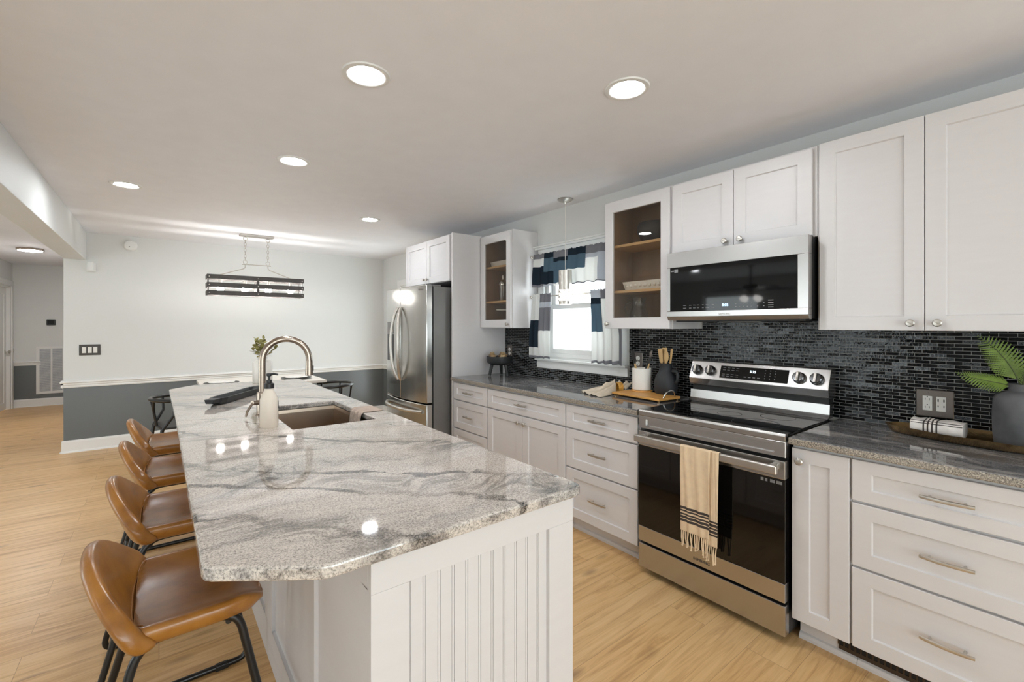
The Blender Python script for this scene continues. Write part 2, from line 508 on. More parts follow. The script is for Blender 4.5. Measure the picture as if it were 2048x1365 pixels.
class MB:
    def __init__(s):
        s.bm = bmesh.new()

    def box(s, x0, x1, y0, y1, z0, z1, mi=0):
        x0, x1 = min(x0, x1), max(x0, x1)
        y0, y1 = min(y0, y1), max(y0, y1)
        z0, z1 = min(z0, z1), max(z0, z1)
        v = [s.bm.verts.new((x, y, z)) for x in (x0, x1) for y in (y0, y1) for z in (z0, z1)]
        for q in ((0, 1, 3, 2), (4, 6, 7, 5), (0, 4, 5, 1), (2, 3, 7, 6), (0, 2, 6, 4), (1, 5, 7, 3)):
            f = s.bm.faces.new([v[i] for i in q])
            f.material_index = mi
        return s

    def poly(s, pts, vec, mi=0):
        vec = Vector(vec)
        a = [s.bm.verts.new(p) for p in pts]
        b = [s.bm.verts.new(Vector(p) + vec) for p in pts]
        n = len(pts)
        fs = [s.bm.faces.new(a), s.bm.faces.new(list(reversed(b)))]
        for i in range(n):
            fs.append(s.bm.faces.new((a[i], b[i], b[(i + 1) % n], a[(i + 1) % n])))
        for f in fs:
            f.material_index = mi
        return s

    def rings(s, rings, closed=True, cap=True, loop=False, mi=0):
        vs = [[s.bm.verts.new(p) for p in r] for r in rings]
        n = len(vs[0])
        m = len(vs)
        for i in range(m if loop else m - 1):
            a, b = vs[i], vs[(i + 1) % m]
            for j in range(n if closed else n - 1):
                k = (j + 1) % n
                f = s.bm.faces.new((a[j], a[k], b[k], b[j]))
                f.material_index = mi
        if cap and closed and not loop:
            s.bm.faces.new(list(reversed(vs[0]))).material_index = mi
            s.bm.faces.new(vs[-1]).material_index = mi
        return s

    def tube(s, pts, r, n=10, loop=False, mi=0):
        pts = [Vector(p) for p in pts]
        m = len(pts)
        rr = r if isinstance(r, (list, tuple)) else [r] * m
        rings = []
        up = None
        for i, p in enumerate(pts):
            if loop:
                t = pts[(i + 1) % m] - pts[i - 1]
            else:
                t = pts[min(i + 1, m - 1)] - pts[max(i - 1, 0)]
            t.normalize()
            if up is None:
                up = Vector((0, 0, 1)) if abs(t.z) < 0.9 else Vector((1, 0, 0))
            up = (up - t * up.dot(t)).normalized()
            sd = t.cross(up)
            rings.append([p + up * math.cos(a) * rr[i] + sd * math.sin(a) * rr[i] for a in [2 * PI * k / n for k in range(n)]])
        return s.rings(rings, True, True, loop, mi)

    def lathe(s, prof, c=(0, 0, 0), axis='z', n=32, mi=0):
        rings = []
        for r, h in prof:
            ring = []
            for k in range(n):
                a = 2 * PI * k / n
                u, w = max(r, 1e-5) * math.cos(a), max(r, 1e-5) * math.sin(a)
                p = {'z': (u, w, h), 'x': (h, u, w), 'y': (u, h, w)}[axis]
                ring.append((c[0] + p[0], c[1] + p[1], c[2] + p[2]))
            rings.append(ring)
        return s.rings(rings, True, True, mi=mi)

    def grid(s, fn, nu, nv, closed=False, mi=0):
        vs = [[s.bm.verts.new(fn(i / nu, j / nv)) for j in range(nv + 1)] for i in range(nu + 1)]
        for i in range(nu):
            for j in range(nv):
                f = s.bm.faces.new((vs[i][j], vs[i + 1][j], vs[i + 1][j + 1], vs[i][j + 1]))
                f.material_index = mi(i, j) if callable(mi) else mi
        return s

    def ball(s, c, r, sub=2):
        ret = bmesh.ops.create_icosphere(s.bm, subdivisions=sub, radius=1.0)
        rr = r if isinstance(r, (tuple, list)) else (r, r, r)
        for v in ret['verts']:
            v.co = Vector((c[0] + v.co.x * rr[0], c[1] + v.co.y * rr[1], c[2] + v.co.z * rr[2]))
        return s

    def torus(s, c, R, r, axis='z', n=24, k=8, sq=(1, 1)):
        pts = []
        for i in range(n):
            a = 2 * PI * i / n
            u, w = R * math.cos(a) * sq[0], R * math.sin(a) * sq[1]
            p = {'z': (u, w, 0), 'x': (0, u, w), 'y': (u, 0, w)}[axis]
            pts.append((c[0] + p[0], c[1] + p[1], c[2] + p[2]))
        return s.tube(pts, r, k, True)


def root_org(o):
    while o.parent:
        o = o.parent
    return Vector(ORG.get(o.name, (0, 0, 0)))


def obj(name, mb, mat, parent=None, smooth=False, bevel=0.0, seg=2, sub=0, solid=0.0, angle=40, loc=None):
    bm = mb.bm
    bmesh.ops.remove_doubles(bm, verts=bm.verts, dist=1e-6)
    bmesh.ops.recalc_face_normals(bm, faces=bm.faces)
    org = root_org(parent) if parent else Vector(loc or (0, 0, 0))
    if org.length > 0:
        bmesh.ops.translate(bm, verts=bm.verts, vec=-org)
    me = bpy.data.meshes.new(name)
    bm.to_mesh(me)
    bm.free()
    for m in (mat if isinstance(mat, list) else [mat]):
        me.materials.append(m)
    if smooth:
        for p in me.polygons:
            p.use_smooth = True
        if angle and not sub:
            me.set_sharp_from_angle(angle=math.radians(angle))
    o = bpy.data.objects.new(name, me)
    COL.objects.link(o)
    if parent:
        o.parent = parent
    else:
        o.location = org
        ORG[o.name] = tuple(org)
    if solid:
        md = o.modifiers.new('solid', 'SOLIDIFY')
        md.thickness = solid
        md.offset = 0
    if bevel:
        md = o.modifiers.new('edge', 'BEVEL')
        md.width = bevel
        md.segments = seg
        md.limit_method = 'ANGLE'
        md.angle_limit = math.radians(35)
    if sub:
        md = o.modifiers.new('smooth', 'SUBSURF')
        md.levels = md.render_levels = sub
    return o


def tag(o, label, cat, group=None):
    o['label'] = label
    o['category'] = cat
    if group:
        o['group'] = group
    return o


def thing(name, label, cat, loc=(0, 0, 0), group=None):
    o = bpy.data.objects.new(name, None)
    o.empty_display_size = 0.1
    COL.objects.link(o)
    o.location = loc
    ORG[o.name] = tuple(loc)
    return tag(o, label, cat, group)


def struct(o, label=None):
    o['kind'] = 'structure'
    if label:
        o['label'] = label
    return o


def dup(root, loc, label, group=None, rz=None):
    r = root.copy()
    COL.objects.link(r)
    r.location = loc
    if rz is not None:
        r.rotation_euler = (0, 0, rz)
    r['label'] = label
    if group:
        r['group'] = group
    for ch in list(root.children):
        c = ch.copy()
        COL.objects.link(c)
        c.parent = r
        for g in list(ch.children):
            d = g.copy()
            COL.objects.link(d)
            d.parent = c
    return r


def text(body, size, mat, parent, loc, face='x-', name='lettering', ext=0.0004, pitch=0.0):
    cu = bpy.data.curves.new(name, 'FONT')
    cu.body = body
    cu.size = size
    cu.extrude = ext
    cu.align_x = 'CENTER'
    cu.align_y = 'CENTER'
    cu.materials.append(mat)
    o = bpy.data.objects.new(name, cu)
    COL.objects.link(o)
    o.parent = parent
    o.location = Vector(loc) - root_org(parent)
    o.rotation_euler = (PI / 2 + pitch, 0, -PI / 2) if face == 'x-' else (PI / 2, 0, 0)
    bpy.context.view_layer.update()
    me = bpy.data.meshes.new_from_object(o.evaluated_get(bpy.context.evaluated_depsgraph_get()))
    p, l, r = o.parent, o.location.copy(), o.rotation_euler.copy()
    bpy.data.objects.remove(o)
    bpy.data.curves.remove(cu)
    me.name = name
    o = bpy.data.objects.new(name, me)
    COL.objects.link(o)
    o.parent = p
    o.location, o.rotation_euler = l, r
    return o


def mapper(face, pos):
    if face == 'x-':
        return lambda a, b, d: (pos + d, a, b)
    if face == 'x+':
        return lambda a, b, d: (pos - d, a, b)
    return lambda a, b, d: (a, pos + d, b)


def shaker(face, pos, a0, a1, b0, b1, rail=0.057, rec=0.009, th=0.019, hole=False, railb=None):
    """frame-and-panel front; hole=True leaves the middle open"""
    f = mapper(face, pos)
    rb = railb or rail
    mb = MB()
    v = lambda a, b, d: mb.bm.verts.new(f(a, b, d))
    ring = lambda A0, A1, B0, B1, d: [v(A0, B0, d), v(A1, B0, d), v(A1, B1, d), v(A0, B1, d)]
    e = 0.0015
    O = ring(a0 + e, a1 - e, b0 + e, b1 - e, 0)
    O2 = ring(a0, a1, b0, b1, e)
    I = ring(a0 + rail, a1 - rail, b0 + rb, b1 - rb, 0)
    g = 0.0035
    I2 = ring(a0 + rail + g, a1 - rail - g, b0 + rb + g, b1 - rb - g, rec if not hole else g)
    Bk = ring(a0, a1, b0, b1, th)
    seq = [Bk, O2, O, I, I2]
    for p, q in zip(seq, seq[1:]):
        for i in range(4):
            k = (i + 1) % 4
            mb.bm.faces.new((p[i], p[k], q[k], q[i]))
    if hole:
        Ib = ring(a0 + rail + g, a1 - rail - g, b0 + rb + g, b1 - rb - g, th)
        for p, q in ((I2, Ib), (Ib, Bk)):
            for i in range(4):
                k = (i + 1) % 4
                mb.bm.faces.new((p[i], p[k], q[k], q[i]))
    else:
        mb.bm.faces.new(I2)
        mb.bm.faces.new(list(reversed(Bk)))
    return mb


def knob(parent, x, y, z, sgn=-1):
    """round cabinet knob on a face at x, pointing along sgn*X"""
    mb = MB()
    pr = [(0.0, 0.0), (0.008, 0.0), (0.008, 0.003), (0.0055, 0.006), (0.0055, 0.013), (0.012, 0.017), (0.0155, 0.022), (0.0155, 0.026), (0.012, 0.030), (0.0, 0.0315)]
    mb.lathe([(r, sgn * h) for r, h in pr], (x, y, z), 'x', 20)
    # a crease across the face
    mb.tube([(x + sgn * 0.031, y - 0.009, z - 0.005), (x + sgn * 0.0322, y, z), (x + sgn * 0.031, y + 0.009, z + 0.005)], 0.0014, 6)
    return obj('knob', mb, M['nickel'], parent, True)


def pull(parent, x, y, z, L=0.128, sgn=-1):
    """arched bar pull along y"""
    mb = MB()
    n = 14
    rings = []
    for i in range(n + 1):
        t = -1 + 2 * i / n
        d = 0.031 - 0.008 * t * t
        hz = 0.0065 + 0.001 * (1 - t * t)
        yy = y + t * L / 2 * 1.1
        xx = x + sgn * d
        rings.append([(xx, yy, z - hz), (xx + sgn * 0.004, yy, z - hz * 0.7), (xx + sgn * 0.005, yy, z), (xx + sgn * 0.004, yy, z + hz * 0.7), (xx, yy, z + hz), (xx - sgn * 0.003, yy, z)])
    mb.rings(rings)
    for q in (-0.7, 0.7):
        mb.tube([(x, y + q * L / 2, z), (x + sgn * 0.026, y + q * L / 2, z)], 0.0048, 10)
    return obj('pull_handle', mb, M['nickel'], parent, True)


def arc(cx, cz, r, a0, a1, n=8):
    return [(cx + r * math.cos(a0 + (a1 - a0) * i / n), cz + r * math.sin(a0 + (a1 - a0) * i / n)) for i in range(n + 1)]


def round_path(pts, rad, n=5, loop=False):
    P = [Vector(p) for p in pts]
    m = len(P)
    out = []
    for i, p in enumerate(P):
        if not loop and i in (0, m - 1):
            out.append(p)
            continue
        a, b = P[i - 1], P[(i + 1) % m]
        r = rad[i] if isinstance(rad, (list, tuple)) else rad
        da, db = (a - p), (b - p)
        ra, rb = min(r, da.length * 0.48), min(r, db.length * 0.48)
        pa, pb = p + da.normalized() * ra, p + db.normalized() * rb
        for k in range(n + 1):
            t = k / n
            out.append(pa * (1 - t) ** 2 + p * 2 * t * (1 - t) + pb * t * t)
    return out

# ------------------------------------------------------------------ setting
XR, YF, ZC = 2.78, 6.84, 2.415           # counter wall, far wall, ceiling
XFE = -0.815                             # free end of the far wall
XB0, XB1, ZBM = -0.81, -0.632, 2.105     # dropped beam
XH, YH = -1.93, 11.1                     # hall beyond


def wall_with_holes(name, axis, pos, th, a0, a1, z0, z1, holes, mat, label=None):
    """axis 'x': plane at x=pos, runs along y; holes (a0,a1,z0,z1) sorted"""
    mb = MB()

    def bx(p0, p1, q0, q1):
        if p1 - p0 < 1e-4 or q1 - q0 < 1e-4:
            return
        if axis == 'x':
            mb.box(pos, pos + th, p0, p1, q0, q1)
        else:
            mb.box(p0, p1, pos, pos + th, q0, q1)
    c = a0
    for h in sorted(holes):
        bx(c, h[0], z0, z1)
        bx(h[0], h[1], z0, h[2])
        bx(h[0], h[1], h[3], z1)
        c = h[1]
    bx(c, a1, z0, z1)
    return struct(obj(name, mb, mat), label)


struct(obj('floor', MB().box(XL - .2, XR + .15, YB - .2, YH + .2, -0.06, 0), M['floor']), 'oak plank floor running across the kitchen')
struct(obj('ceiling', MB().box(XL - .2, XR + .15, YB - .2, YH + .2, ZC, ZC + .08), M['ceiling']), 'flat white ceiling')
KW = (2.23, 3.07, 1.10, 2.00)            # kitchen window opening
RD = (5.30, 6.20, 0.0, 1.955)            # door opening beyond the fridge
wall_with_holes('wall_right', 'x', XR, .12, YB, YF + .12, 0, ZC, [KW, RD], M['wall'], 'white wall behind the long counter')
struct(obj('wall_far', MB().box(XFE, XR, YF, YF + .12, 0, ZC), M['wall']), 'white far wall with dark grey lower part')
wall_with_holes('wall_left', 'x', XL, -.12, YB, YF + .12, 0, ZC, [(a, b, .1, 2.1) for a, b in LWINS], M['wall'])
wall_with_holes('wall_back', 'y', YB, -.12, XL, XR, 0, ZC, [(a, b, .1, 2.2) for a, b in BWINS], M['wall'])
struct(obj('wall_living', MB().box(XL, XH, YF, YF + .12, 0, ZC), M['wall']))
HD = (10.2, 10.98, 0, 2.03)
wall_with_holes('wall_hall_left', 'x', XH, -.12, YF + .12, YH + .12, 0, ZC, [HD], M['wall'], 'hall wall with a white door casing')
struct(obj('wall_hall_end', MB().box(XH, XFE + .12, YH, YH + .12, 0, ZC), M['wall'], None), 'end wall of the hall with the return grille')
struct(obj('wall_hall_right', MB().box(XFE, XFE + .12, YF + .12, YH, 0, ZC), M['wall']))
mb = MB().box(XB0, XB1, YB, YF, ZBM, ZC)
struct(obj('ceiling_beam', mb, M['wall'], bevel=.004), 'dropped white beam along the left of the ceiling')


def moulding_profile(kind):
    if kind == 'base':
        return [(0, 0), (.030, 0), (.028, .012), (.016, .02), (.014, .112), (.008, .128), (0, .132)]
    if kind == 'rail':
        return [(0, 0), (.012, 0), (.016, .012), (.012, .022), (.020, .034), (.020, .046), (.030, .056), (.026, .068), (.010, .076), (0, .078)]
    return [(0, 0), (.018, 0), (.018, .05), (0, .055)]


def run(name, kind, p0, p1, nrm, z, mat=None, label=None):
    """moulding from p0 to p1 (xy) standing off a wall with normal nrm"""
    pr = moulding_profile(kind)
    mb = MB()
    rings = []
    for p in (p0, p1):
        rings.append([(p[0] + nrm[0] * d, p[1] + nrm[1] * d, z + h) for d, h in pr])
    mb.rings(rings)
    return struct(obj(name, mb, mat or M['trim']), label)


run('baseboard_far', 'base', (XFE - .014, YF), (XR, YF), (0, -1), 0, label='white baseboard under the grey far wall')
run('baseboard_far_end', 'base', (XFE, YF - .014), (XFE, YF + 2.0), (-1, 0), 0)
run('trim_1', 'rail', (XFE - .02, YF), (XR, YF), (0, -1), .705, label='white chair rail on the far wall')
run('trim_2', 'rail', (XFE, YF - .02), (XFE, YF + .3), (-1, 0), .705)
run('baseboard_right', 'base', (XR, YF), (XR, 6.29), (-1, 0), 0)
run('trim_3', 'rail', (XR, YF), (XR, 6.29), (-1, 0), .705)
run('baseboard_hall', 'base', (XH, YH), (XFE, YH), (0, -1), 0, label='white baseboard at the end of the hall')
run('trim_4', 'rail', (XH, YH), (-1.60, YH), (0, -1), .70)
run('baseboard_hall_left', 'base', (XH, YF + .12), (XH, 10.1), (1, 0), 0)
run('baseboard_living', 'base', (XL, YB), (XL, YF), (1, 0), 0)


def door_set(name, x, y0, y1, ztop, sgn, label, knobside, glazed=False):
    """casing + slab in a wall at x; sgn: room side direction"""
    mb = MB()
    w = .085
    for a, b, c, d in ((y0 - w, y0, 0, ztop + w), (y1, y1 + w, 0, ztop + w), (y0, y1, ztop, ztop + w)):
        mb.box(x + sgn * .02, x - sgn * .13, a, b, c, d) if False else mb.box(x, x + sgn * .02, a, b, c, d)
    cs = struct(obj(name, mb, M['trim'], bevel=.004), label)
    jm = MB()
    for a, b, c, d in ((y0, y0 + .018, 0, ztop), (y1 - .018, y1, 0, ztop), (y0 + .018, y1 - .018, ztop - .018, ztop)):
        jm.box(x, x - sgn * .12, a, b, c, d)
    obj('jamb', jm, M['trim'], cs)
    f = 'x-' if sgn < 0 else 'x+'
    xs = x - sgn * .05
    sl = shaker(f, xs, y0 + .02, y1 - .02, .012, ztop - .022, rail=.11, rec=.008, th=.036, hole=glazed)
    so = obj('door_slab', sl, M['trim'], cs)
    if glazed:
        obj('pane', MB().box(xs - sgn * .014, xs - sgn * .02, y0 + .128, y1 - .128, .12, ztop - .13), M['glass'], so)
    kb = MB()
    ky = y0 + .09 if knobside < 0 else y1 - .09
    kb.lathe([(0, 0), (.03, 0), (.03, sgn * .006), (.011, sgn * .012), (.011, sgn * .035), (.026, sgn * .045), (.028, sgn * .058), (.016, sgn * .068), (0, sgn * .07)], (xs, ky, .95), 'x', 20)
    obj('door_knob', kb, M['nickel'], so, True)
    return cs


door_set('door_1', XH, HD[0], HD[1], HD[3], 1, 'white door and casing in the hall wall', 1)
door_set('door_2', XR, RD[0], RD[1], RD[3], -1, 'white glazed door and casing past the refrigerator', 1, True)
# steel strike plate on the hall door jamb
tag(obj('strike_plate', MB().box(XH + .02, XH + .023, 11.0, 11.06, .93, 1.0), M['nickel']), 'small metal plate on the white hall door casing', 'strike plate')


def window(name, axis, pos, a0, a1, z0, z1, inward, label=None, midrail=True):
    """sash, meeting rail and pane set in an opening; inward = +1/-1 towards the room along the axis"""
    def bx(m, p0, p1, q0, q1, d0, d1):
        if axis == 'x':
            m.box(pos + inward * d0, pos + inward * d1, p0, p1, q0, q1)
        else:
            m.box(p0, p1, pos + inward * d0, pos + inward * d1, q0, q1)
    fr = MB()
    t = .035
    for p in ((a0, a0 + t, z0, z1), (a1 - t, a1, z0, z1), (a0 + t, a1 - t, z0, z0 + t), (a0 + t, a1 - t, z1 - t, z1)):
        bx(fr, *p, -.11, -.01)
    o = struct(obj(name, fr, M['trim'], bevel=.003), label)
    zm = (z0 + z1) / 2
    for k, (q0, q1, d) in enumerate(((z0 + t, zm + .02, -.055), (zm - .02, z1 - t, -.085))):
        sm = MB()
        s = .04
        i0, i1 = a0 + t + .001, a1 - t - .001
        for p in ((i0, i0 + s, q0, q1), (i1 - s, i1, q0, q1), (i0 + s, i1 - s, q0, q0 + s), (i0 + s, i1 - s, q1 - s, q1)):
            bx(sm, *p, d, d + .028)
        so = obj('sash', sm, M['trim'], o, bevel=.003)
        gm = MB()
        bx(gm, i0 + s, i1 - s, q0 + s, q1 - s, d + .012, d + .016)
        obj('pane', gm, M['glass'], so)
    return o


window('window_1', 'x', XR, *KW, -1, 'white sash window over the counter')
# casing, head cap, stool and apron round the kitchen window
mb = MB()
y0, y1, z0, z1 = KW
mb.box(XR - .02, XR, y0 - .075, y0, z0 - .015, z1 + .075)
mb.box(XR - .02, XR, y1, y1 + .075, z0 - .015, z1 + .075)
mb.box(XR - .02, XR, y0, y1, z1, z1 + .075)
mb.box(XR - .045, XR, y0 - .10, y1 + .10, z1 + .075, z1 + .092)
mb.box(XR - .06, XR, y0 - .11, y1 + .11, z1 + .092, z1 + .105)
struct(obj('trim_5', mb, M['trim'], bevel=.003), 'white window casing with a capped head')
mb = MB().box(XR - .05, XR, y0 - .095, y1 + .095, z0 - .035, z0 - .015).box(XR - .02, XR, y0 - .095, y1 + .095, z0 - .105, z0 - .035)
struct(obj('trim_6', mb, M['trim'], bevel=.004), 'white window stool and apron over the tiles')
for i, (a, b) in enumerate(LWINS):
    window('window_%d' % (i + 2), 'x', XL, a, b, .1, 2.1, 1)
for i, (a, b) in enumerate(BWINS):
    window('window_%d' % (i + 4), 'y', YB, a, b, .1, 2.2, 1)

# mosaic backsplash
ZT0, ZT1 = .906, 1.362
mb = MB()
TX = XR - .007
mb.box(TX, XR - .0005, -.3, 2.128, ZT0, ZT1)
mb.box(TX, XR - .0005, .825, 1.55, ZT1, 1.412)
mb.box(TX, XR - .0005, 3.172, 3.662, ZT0, ZT1)
mb.box(TX, XR - .0005, 2.128, 3.172, ZT0, .994)
struct(obj('backsplash', mb, M['tile']), 'black glass mosaic tiles between counter and wall cabinets')
# added rug, out of view, pale to bounce window light onto the ceiling
tag(obj('bounce_rug', MB().box(-4.8, -1.5, -2.4, 5.6, .0005, .012), M['rug'], None, bevel=.004, loc=(-2.9, 1.6, 0)), 'added pale rug out of view, bouncing window light to the ceiling', 'rug')

# ------------------------------------------------------------------ ceiling lights
LR, LI = .096, .066


def make_can(x, y, label):
    t = thing('recessed_light', label, 'ceiling light', (x, y, ZC), 'recessed ceiling lights')
    obj('trim_ring', MB().rings([[(x + r * math.cos(a), y + r * math.sin(a), z) for a in [2 * PI * k / 40 for k in range(40)]] for r, z in ((LR, ZC - .0005), (LR - .003, ZC - .006), (LI + .012, ZC - .008), (LI, ZC - .003), (LI, ZC - .0005))], True, False), M['trim'], t, True)
    obj('lens', MB().lathe([(0, ZC - .001), (LI - .0005, ZC - .001), (LI - .0005, ZC - .003), (LI * .6, ZC - .006), (0, ZC - .007)], (x, y, 0), 'z', 40), M['lens'], t, True)
    return t


can = make_can(.671, 1.833, 'lit recessed ceiling light nearest the camera, above the island')
CANS = [(1.604, 1.243, 'lit recessed ceiling light in front of the wall cabinets and microwave'),
        (.664, 3.075, 'lit recessed ceiling light above the island faucet'),
        (-.191, 4.35, 'lit recessed ceiling light beside the dropped beam'),
        (1.617, 4.316, 'small distant lit recessed ceiling light before the refrigerator')]
for x, y, lb in CANS:
    dup(can, (x, y, ZC), lb)
for x, y, lb in [(-3.2, .5, 'lit recessed ceiling light in the living area by the back'), (-3.2, 4.6, 'lit recessed ceiling light in the living area by the hall')]:
    dup(can, (x, y, ZC), lb)

# flush light in the hall
hx, hy = -1.36, 8.75
t = thing('flush_light', 'round lit flush light with bronze rim on hall ceiling', 'ceiling light', (hx, hy, ZC))
obj('rim', MB().lathe([(.13, ZC - .0005), (.135, ZC - .004), (.135, ZC - .028), (.118, ZC - .03), (.118, ZC - .02), (0, ZC - .02)], (hx, hy, 0), 'z', 40), M['bronze'], t, True)
obj('diffuser', MB().lathe([(.117, ZC - .021), (.117, ZC - .032), (.09, ZC - .038), (0, ZC - .04)], (hx, hy, 0), 'z', 40), M['hall_lens'], t, True)


# ------------------------------------------------------------------ island
IX0, IX1, IY0, IY1 = .358, .953, .95, 4.10
ZT = .915
SK = (.478, .862, 2.215, 2.92)           # sink opening
isl = thing('kitchen_island', 'white beadboard kitchen island cabinet under the pale granite top', 'island', (.65, 2.5, 0))
# shell: left wall behind panels, far end, bottom, right face frame
zt = ZT - .031
mb = MB()
mb.box(IX0 + .02, IX0 + .036, IY0 + .02, IY1 - .02, .0, zt)
mb.box(IX0 + .036, IX1, IY1 - .036, IY1 - .02, .0, zt)
mb.box(IX0 + .036, IX1 - .02, IY0 + .04, IY1 - .036, .10, .118)
mb.box(IX1 - .02, IX1, IY0 + .02, IY1 - .036, .10, .13)
mb.box(IX1 - .02, IX1, IY0 + .02, IY1 - .036, zt - .03, zt)
mb.box(IX1 - .095, IX1 - .075, IY0 + .02, IY1 - .036, 0, .10)
obj('carcass', mb, M['cab'], isl)
# end panel facing the camera: frame and beadboard
mb = MB()
zr = .805
mb.box(IX0, IX1 + .018, IY0, IY0 + .02, zr, zt)
mb.box(IX0, .447, IY0, IY0 + .02, 0, zr - .0003)
mb.box(.876, IX1 + .018, IY0, IY0 + .02, .10, zr - .0003)
mb.box(.876, IX1 - .075, IY0, IY0 + .02, 0, .10)
mb.box(.447, .876, IY0, IY0 + .02, 0, .10)
obj('end_frame', mb, M['cab'], isl, bevel=.0006)
mb = MB()
n = 11
w = (.876 - .447) / n
for i in range(n):
    a = .447 + i * w
    mb.box(a + .0012, a + .0062, IY0 + .0125, IY0 + .0185, .10, zr)
    mb.box(a + .0078, a + w - .0004, IY0 + .012, IY0 + .0185, .10, zr)
mb.box(.447, .876, IY0 + .0145, IY0 + .022, .10, zr)
obj('beadboard', mb, M['cab'], isl)
# stool-side panels
mb = MB()
ys = [IY0 + .0205, 1.40, 2.02, 2.75, 3.45, IY1]
X0 = IX0
mb.box(X0, X0 + .02, IY0 + .0205, IY1, zt - .075, zt)
mb.box(X0, X0 + .02, IY0 + .0205, IY1, 0, .15)
mb.box(X0, X0 + .02, IY0 + .0205, 1.02, .15, zt - .075)
for yc in (1.475, 2.105, 2.80, 3.45):
    mb.box(X0, X0 + .02, yc - .075, yc + .075, .15, zt - .075)
mb.box(X0, X0 + .02, IY1 - .08, IY1, .15, zt - .075)
obj('side_frame', mb, M['cab'], isl, bevel=.0015)
mb = MB()
mb.box(X0 + .012, X0 + .0195, IY0 + .03, IY1 - .03, .10, zt - .06)
obj('side_panel', mb, M['cab'], isl)
# working-side drawers and doors
fx = IX1 + .019
segs = [(.985, 1.50), (1.51, 2.10), (2.11, 3.02), (3.03, 3.55), (3.56, 4.08)]
for k, (a, b) in enumerate(segs):
    if k in (2, 4):
        m2 = (a + b) / 2
        for p, q, kk in ((a, m2 - .002, m2 - .035), (m2 + .002, b, m2 + .035)):
            d = obj('door', shaker('x+', fx, p, q, .12, zt - .012), M['cab'], isl)
            knob(d, fx, kk, zt - .08, 1)
    else:
        for p, q in ((.12, .425), (.435, .69), (.70, zt - .012)):
            d = obj('drawer', shaker('x+', fx, a, b, p, q), M['cab'], isl)
            pull(d, fx, (a + b) / 2, (p + q) / 2, .128, 1)

# granite top with sink cut-out
mb = MB()
bm = mb.bm
hx0, hx1, hy0, hy1 = SK
xl, xr, yn, yf = .065, .988, .92, 4.30
c1 = [(.065, 1.075), (.068, 1.062), (.078, 1.05), (.238, .934), (.25, .925), (.268, .92)]
c2 = [(xr - .035, yn), (xr - .012, yn + .006), (xr - .003, yn + .018), (xr, yn + .04)]
south = [(xl, hy0)] + c1 + c2 + [(xr, hy0), (hx1, hy0), (hx0, hy0)]
north = [(xl, hy1), (hx0, hy1), (hx1, hy1), (xr, hy1), (xr - .012, yf - .02), (xr - .03, yf - .012), (.22, yf + .045), (.205, yf + .035), (.06, 4.155), (.056, 4.14)]
west = [(xl, hy0), (hx0, hy0), (hx0, hy1), (xl, hy1)]
east = [(hx1, hy0), (xr, hy0), (xr, hy1), (hx1, hy1)]
cache = {}


def vtx(p, z):
    k = (round(p[0], 5), round(p[1], 5), z)
    if k not in cache:
        cache[k] = bm.verts.new((p[0], p[1], z))
    return cache[k]


edges = {}
for ply in (south, north, west, east):
    bm.faces.new([vtx(p, ZT) for p in ply])
    bm.faces.new([vtx(p, ZT - .03) for p in reversed(ply)])
    for i in range(len(ply)):
        a, b = ply[i], ply[(i + 1) % len(ply)]
        k = tuple(sorted((tuple(round(c, 5) for c in a), tuple(round(c, 5) for c in b))))
        edges[k] = edges.get(k, 0) + 1
for (a, b), n in edges.items():
    if n == 1:
        bm.faces.new([vtx(a, ZT), vtx(b, ZT), vtx(b, ZT - .03), vtx(a, ZT - .03)])
top = obj('island_countertop', mb, M['gl'], None, bevel=.007, seg=3)
tag(top, 'polished pale granite island worktop with dark veins and clipped corners', 'countertop')

# undermount sink
sk = thing('kitchen_sink', 'undermount stainless steel sink set into the island worktop', 'sink', ((hx0 + hx1) / 2, (hy0 + hy1) / 2, ZT - .27))
mb = MB()
zb = ZT - .255
o_ = .008
rim = lambda d, z: [(hx0 - d, hy0 - d, z), (hx1 + d, hy0 - d, z), (hx1 + d, hy1 + d, z), (hx0 - d, hy1 + d, z)]
mb.rings([rim(.018, ZT - .032), rim(.003, ZT - .032), rim(.001, ZT - .05), rim(-.004, zb + .02), rim(-.018, zb), ], True, False)
mb.bm.faces.new([mb.bm.verts.new(p) for p in rim(-.018, zb)])
obj('basin', mb, M['sink'], sk, solid=.002)
mb = MB().lathe([(.0, zb + .004), (.03, zb + .004), (.042, zb + .006), (.044, zb + .0015), (0, zb + .0015)], ((hx0 + hx1) / 2, hy1 - .16, 0), 'z', 28)
obj('drain', mb, M['chrome'], sk, True)

# faucet
fx_, fy_ = .425, 2.665
fc = thing('kitchen_faucet', 'tall gooseneck pull-down faucet in warm brushed nickel on the island', 'faucet', (fx_, fy_, ZT))
mb = MB().lathe([(0, ZT), (.031, ZT), (.031, ZT + .006), (.0265, ZT + .010), (.0265, ZT + .115), (.024, ZT + .123), (0, ZT + .123)], (fx_, fy_, 0), 'z', 32)
obj('base', mb, M['bronze'], fc, True)
ang = math.radians(-8)
dx, dy = math.cos(ang), math.sin(ang)
R_ = .112
pts = [(0, .12), (0, .20), (0, .285)]
pts += [(R_ - R_ * math.cos(a), .285 + R_ * math.sin(a)) for a in [PI * k / 22 for k in range(1, 22)]] + [(2 * R_ + .001, .275)]
mb = MB().tube([(fx_ + u * dx, fy_ + u * dy, ZT + h) for u, h in pts], .0165, 20)
obj('spout', mb, M['bronze'], fc, True)
u = 2 * R_ + .001
mb = MB().lathe([(0, .276), (.0175, .276), (.0178, .26), (.0195, .205), (.0192, .196), (.012, .195), (0, .195)], (fx_ + u * dx, fy_ + u * dy, ZT), 'z', 24)
sh = obj('spray_head', mb, M['bronze'], fc, True)
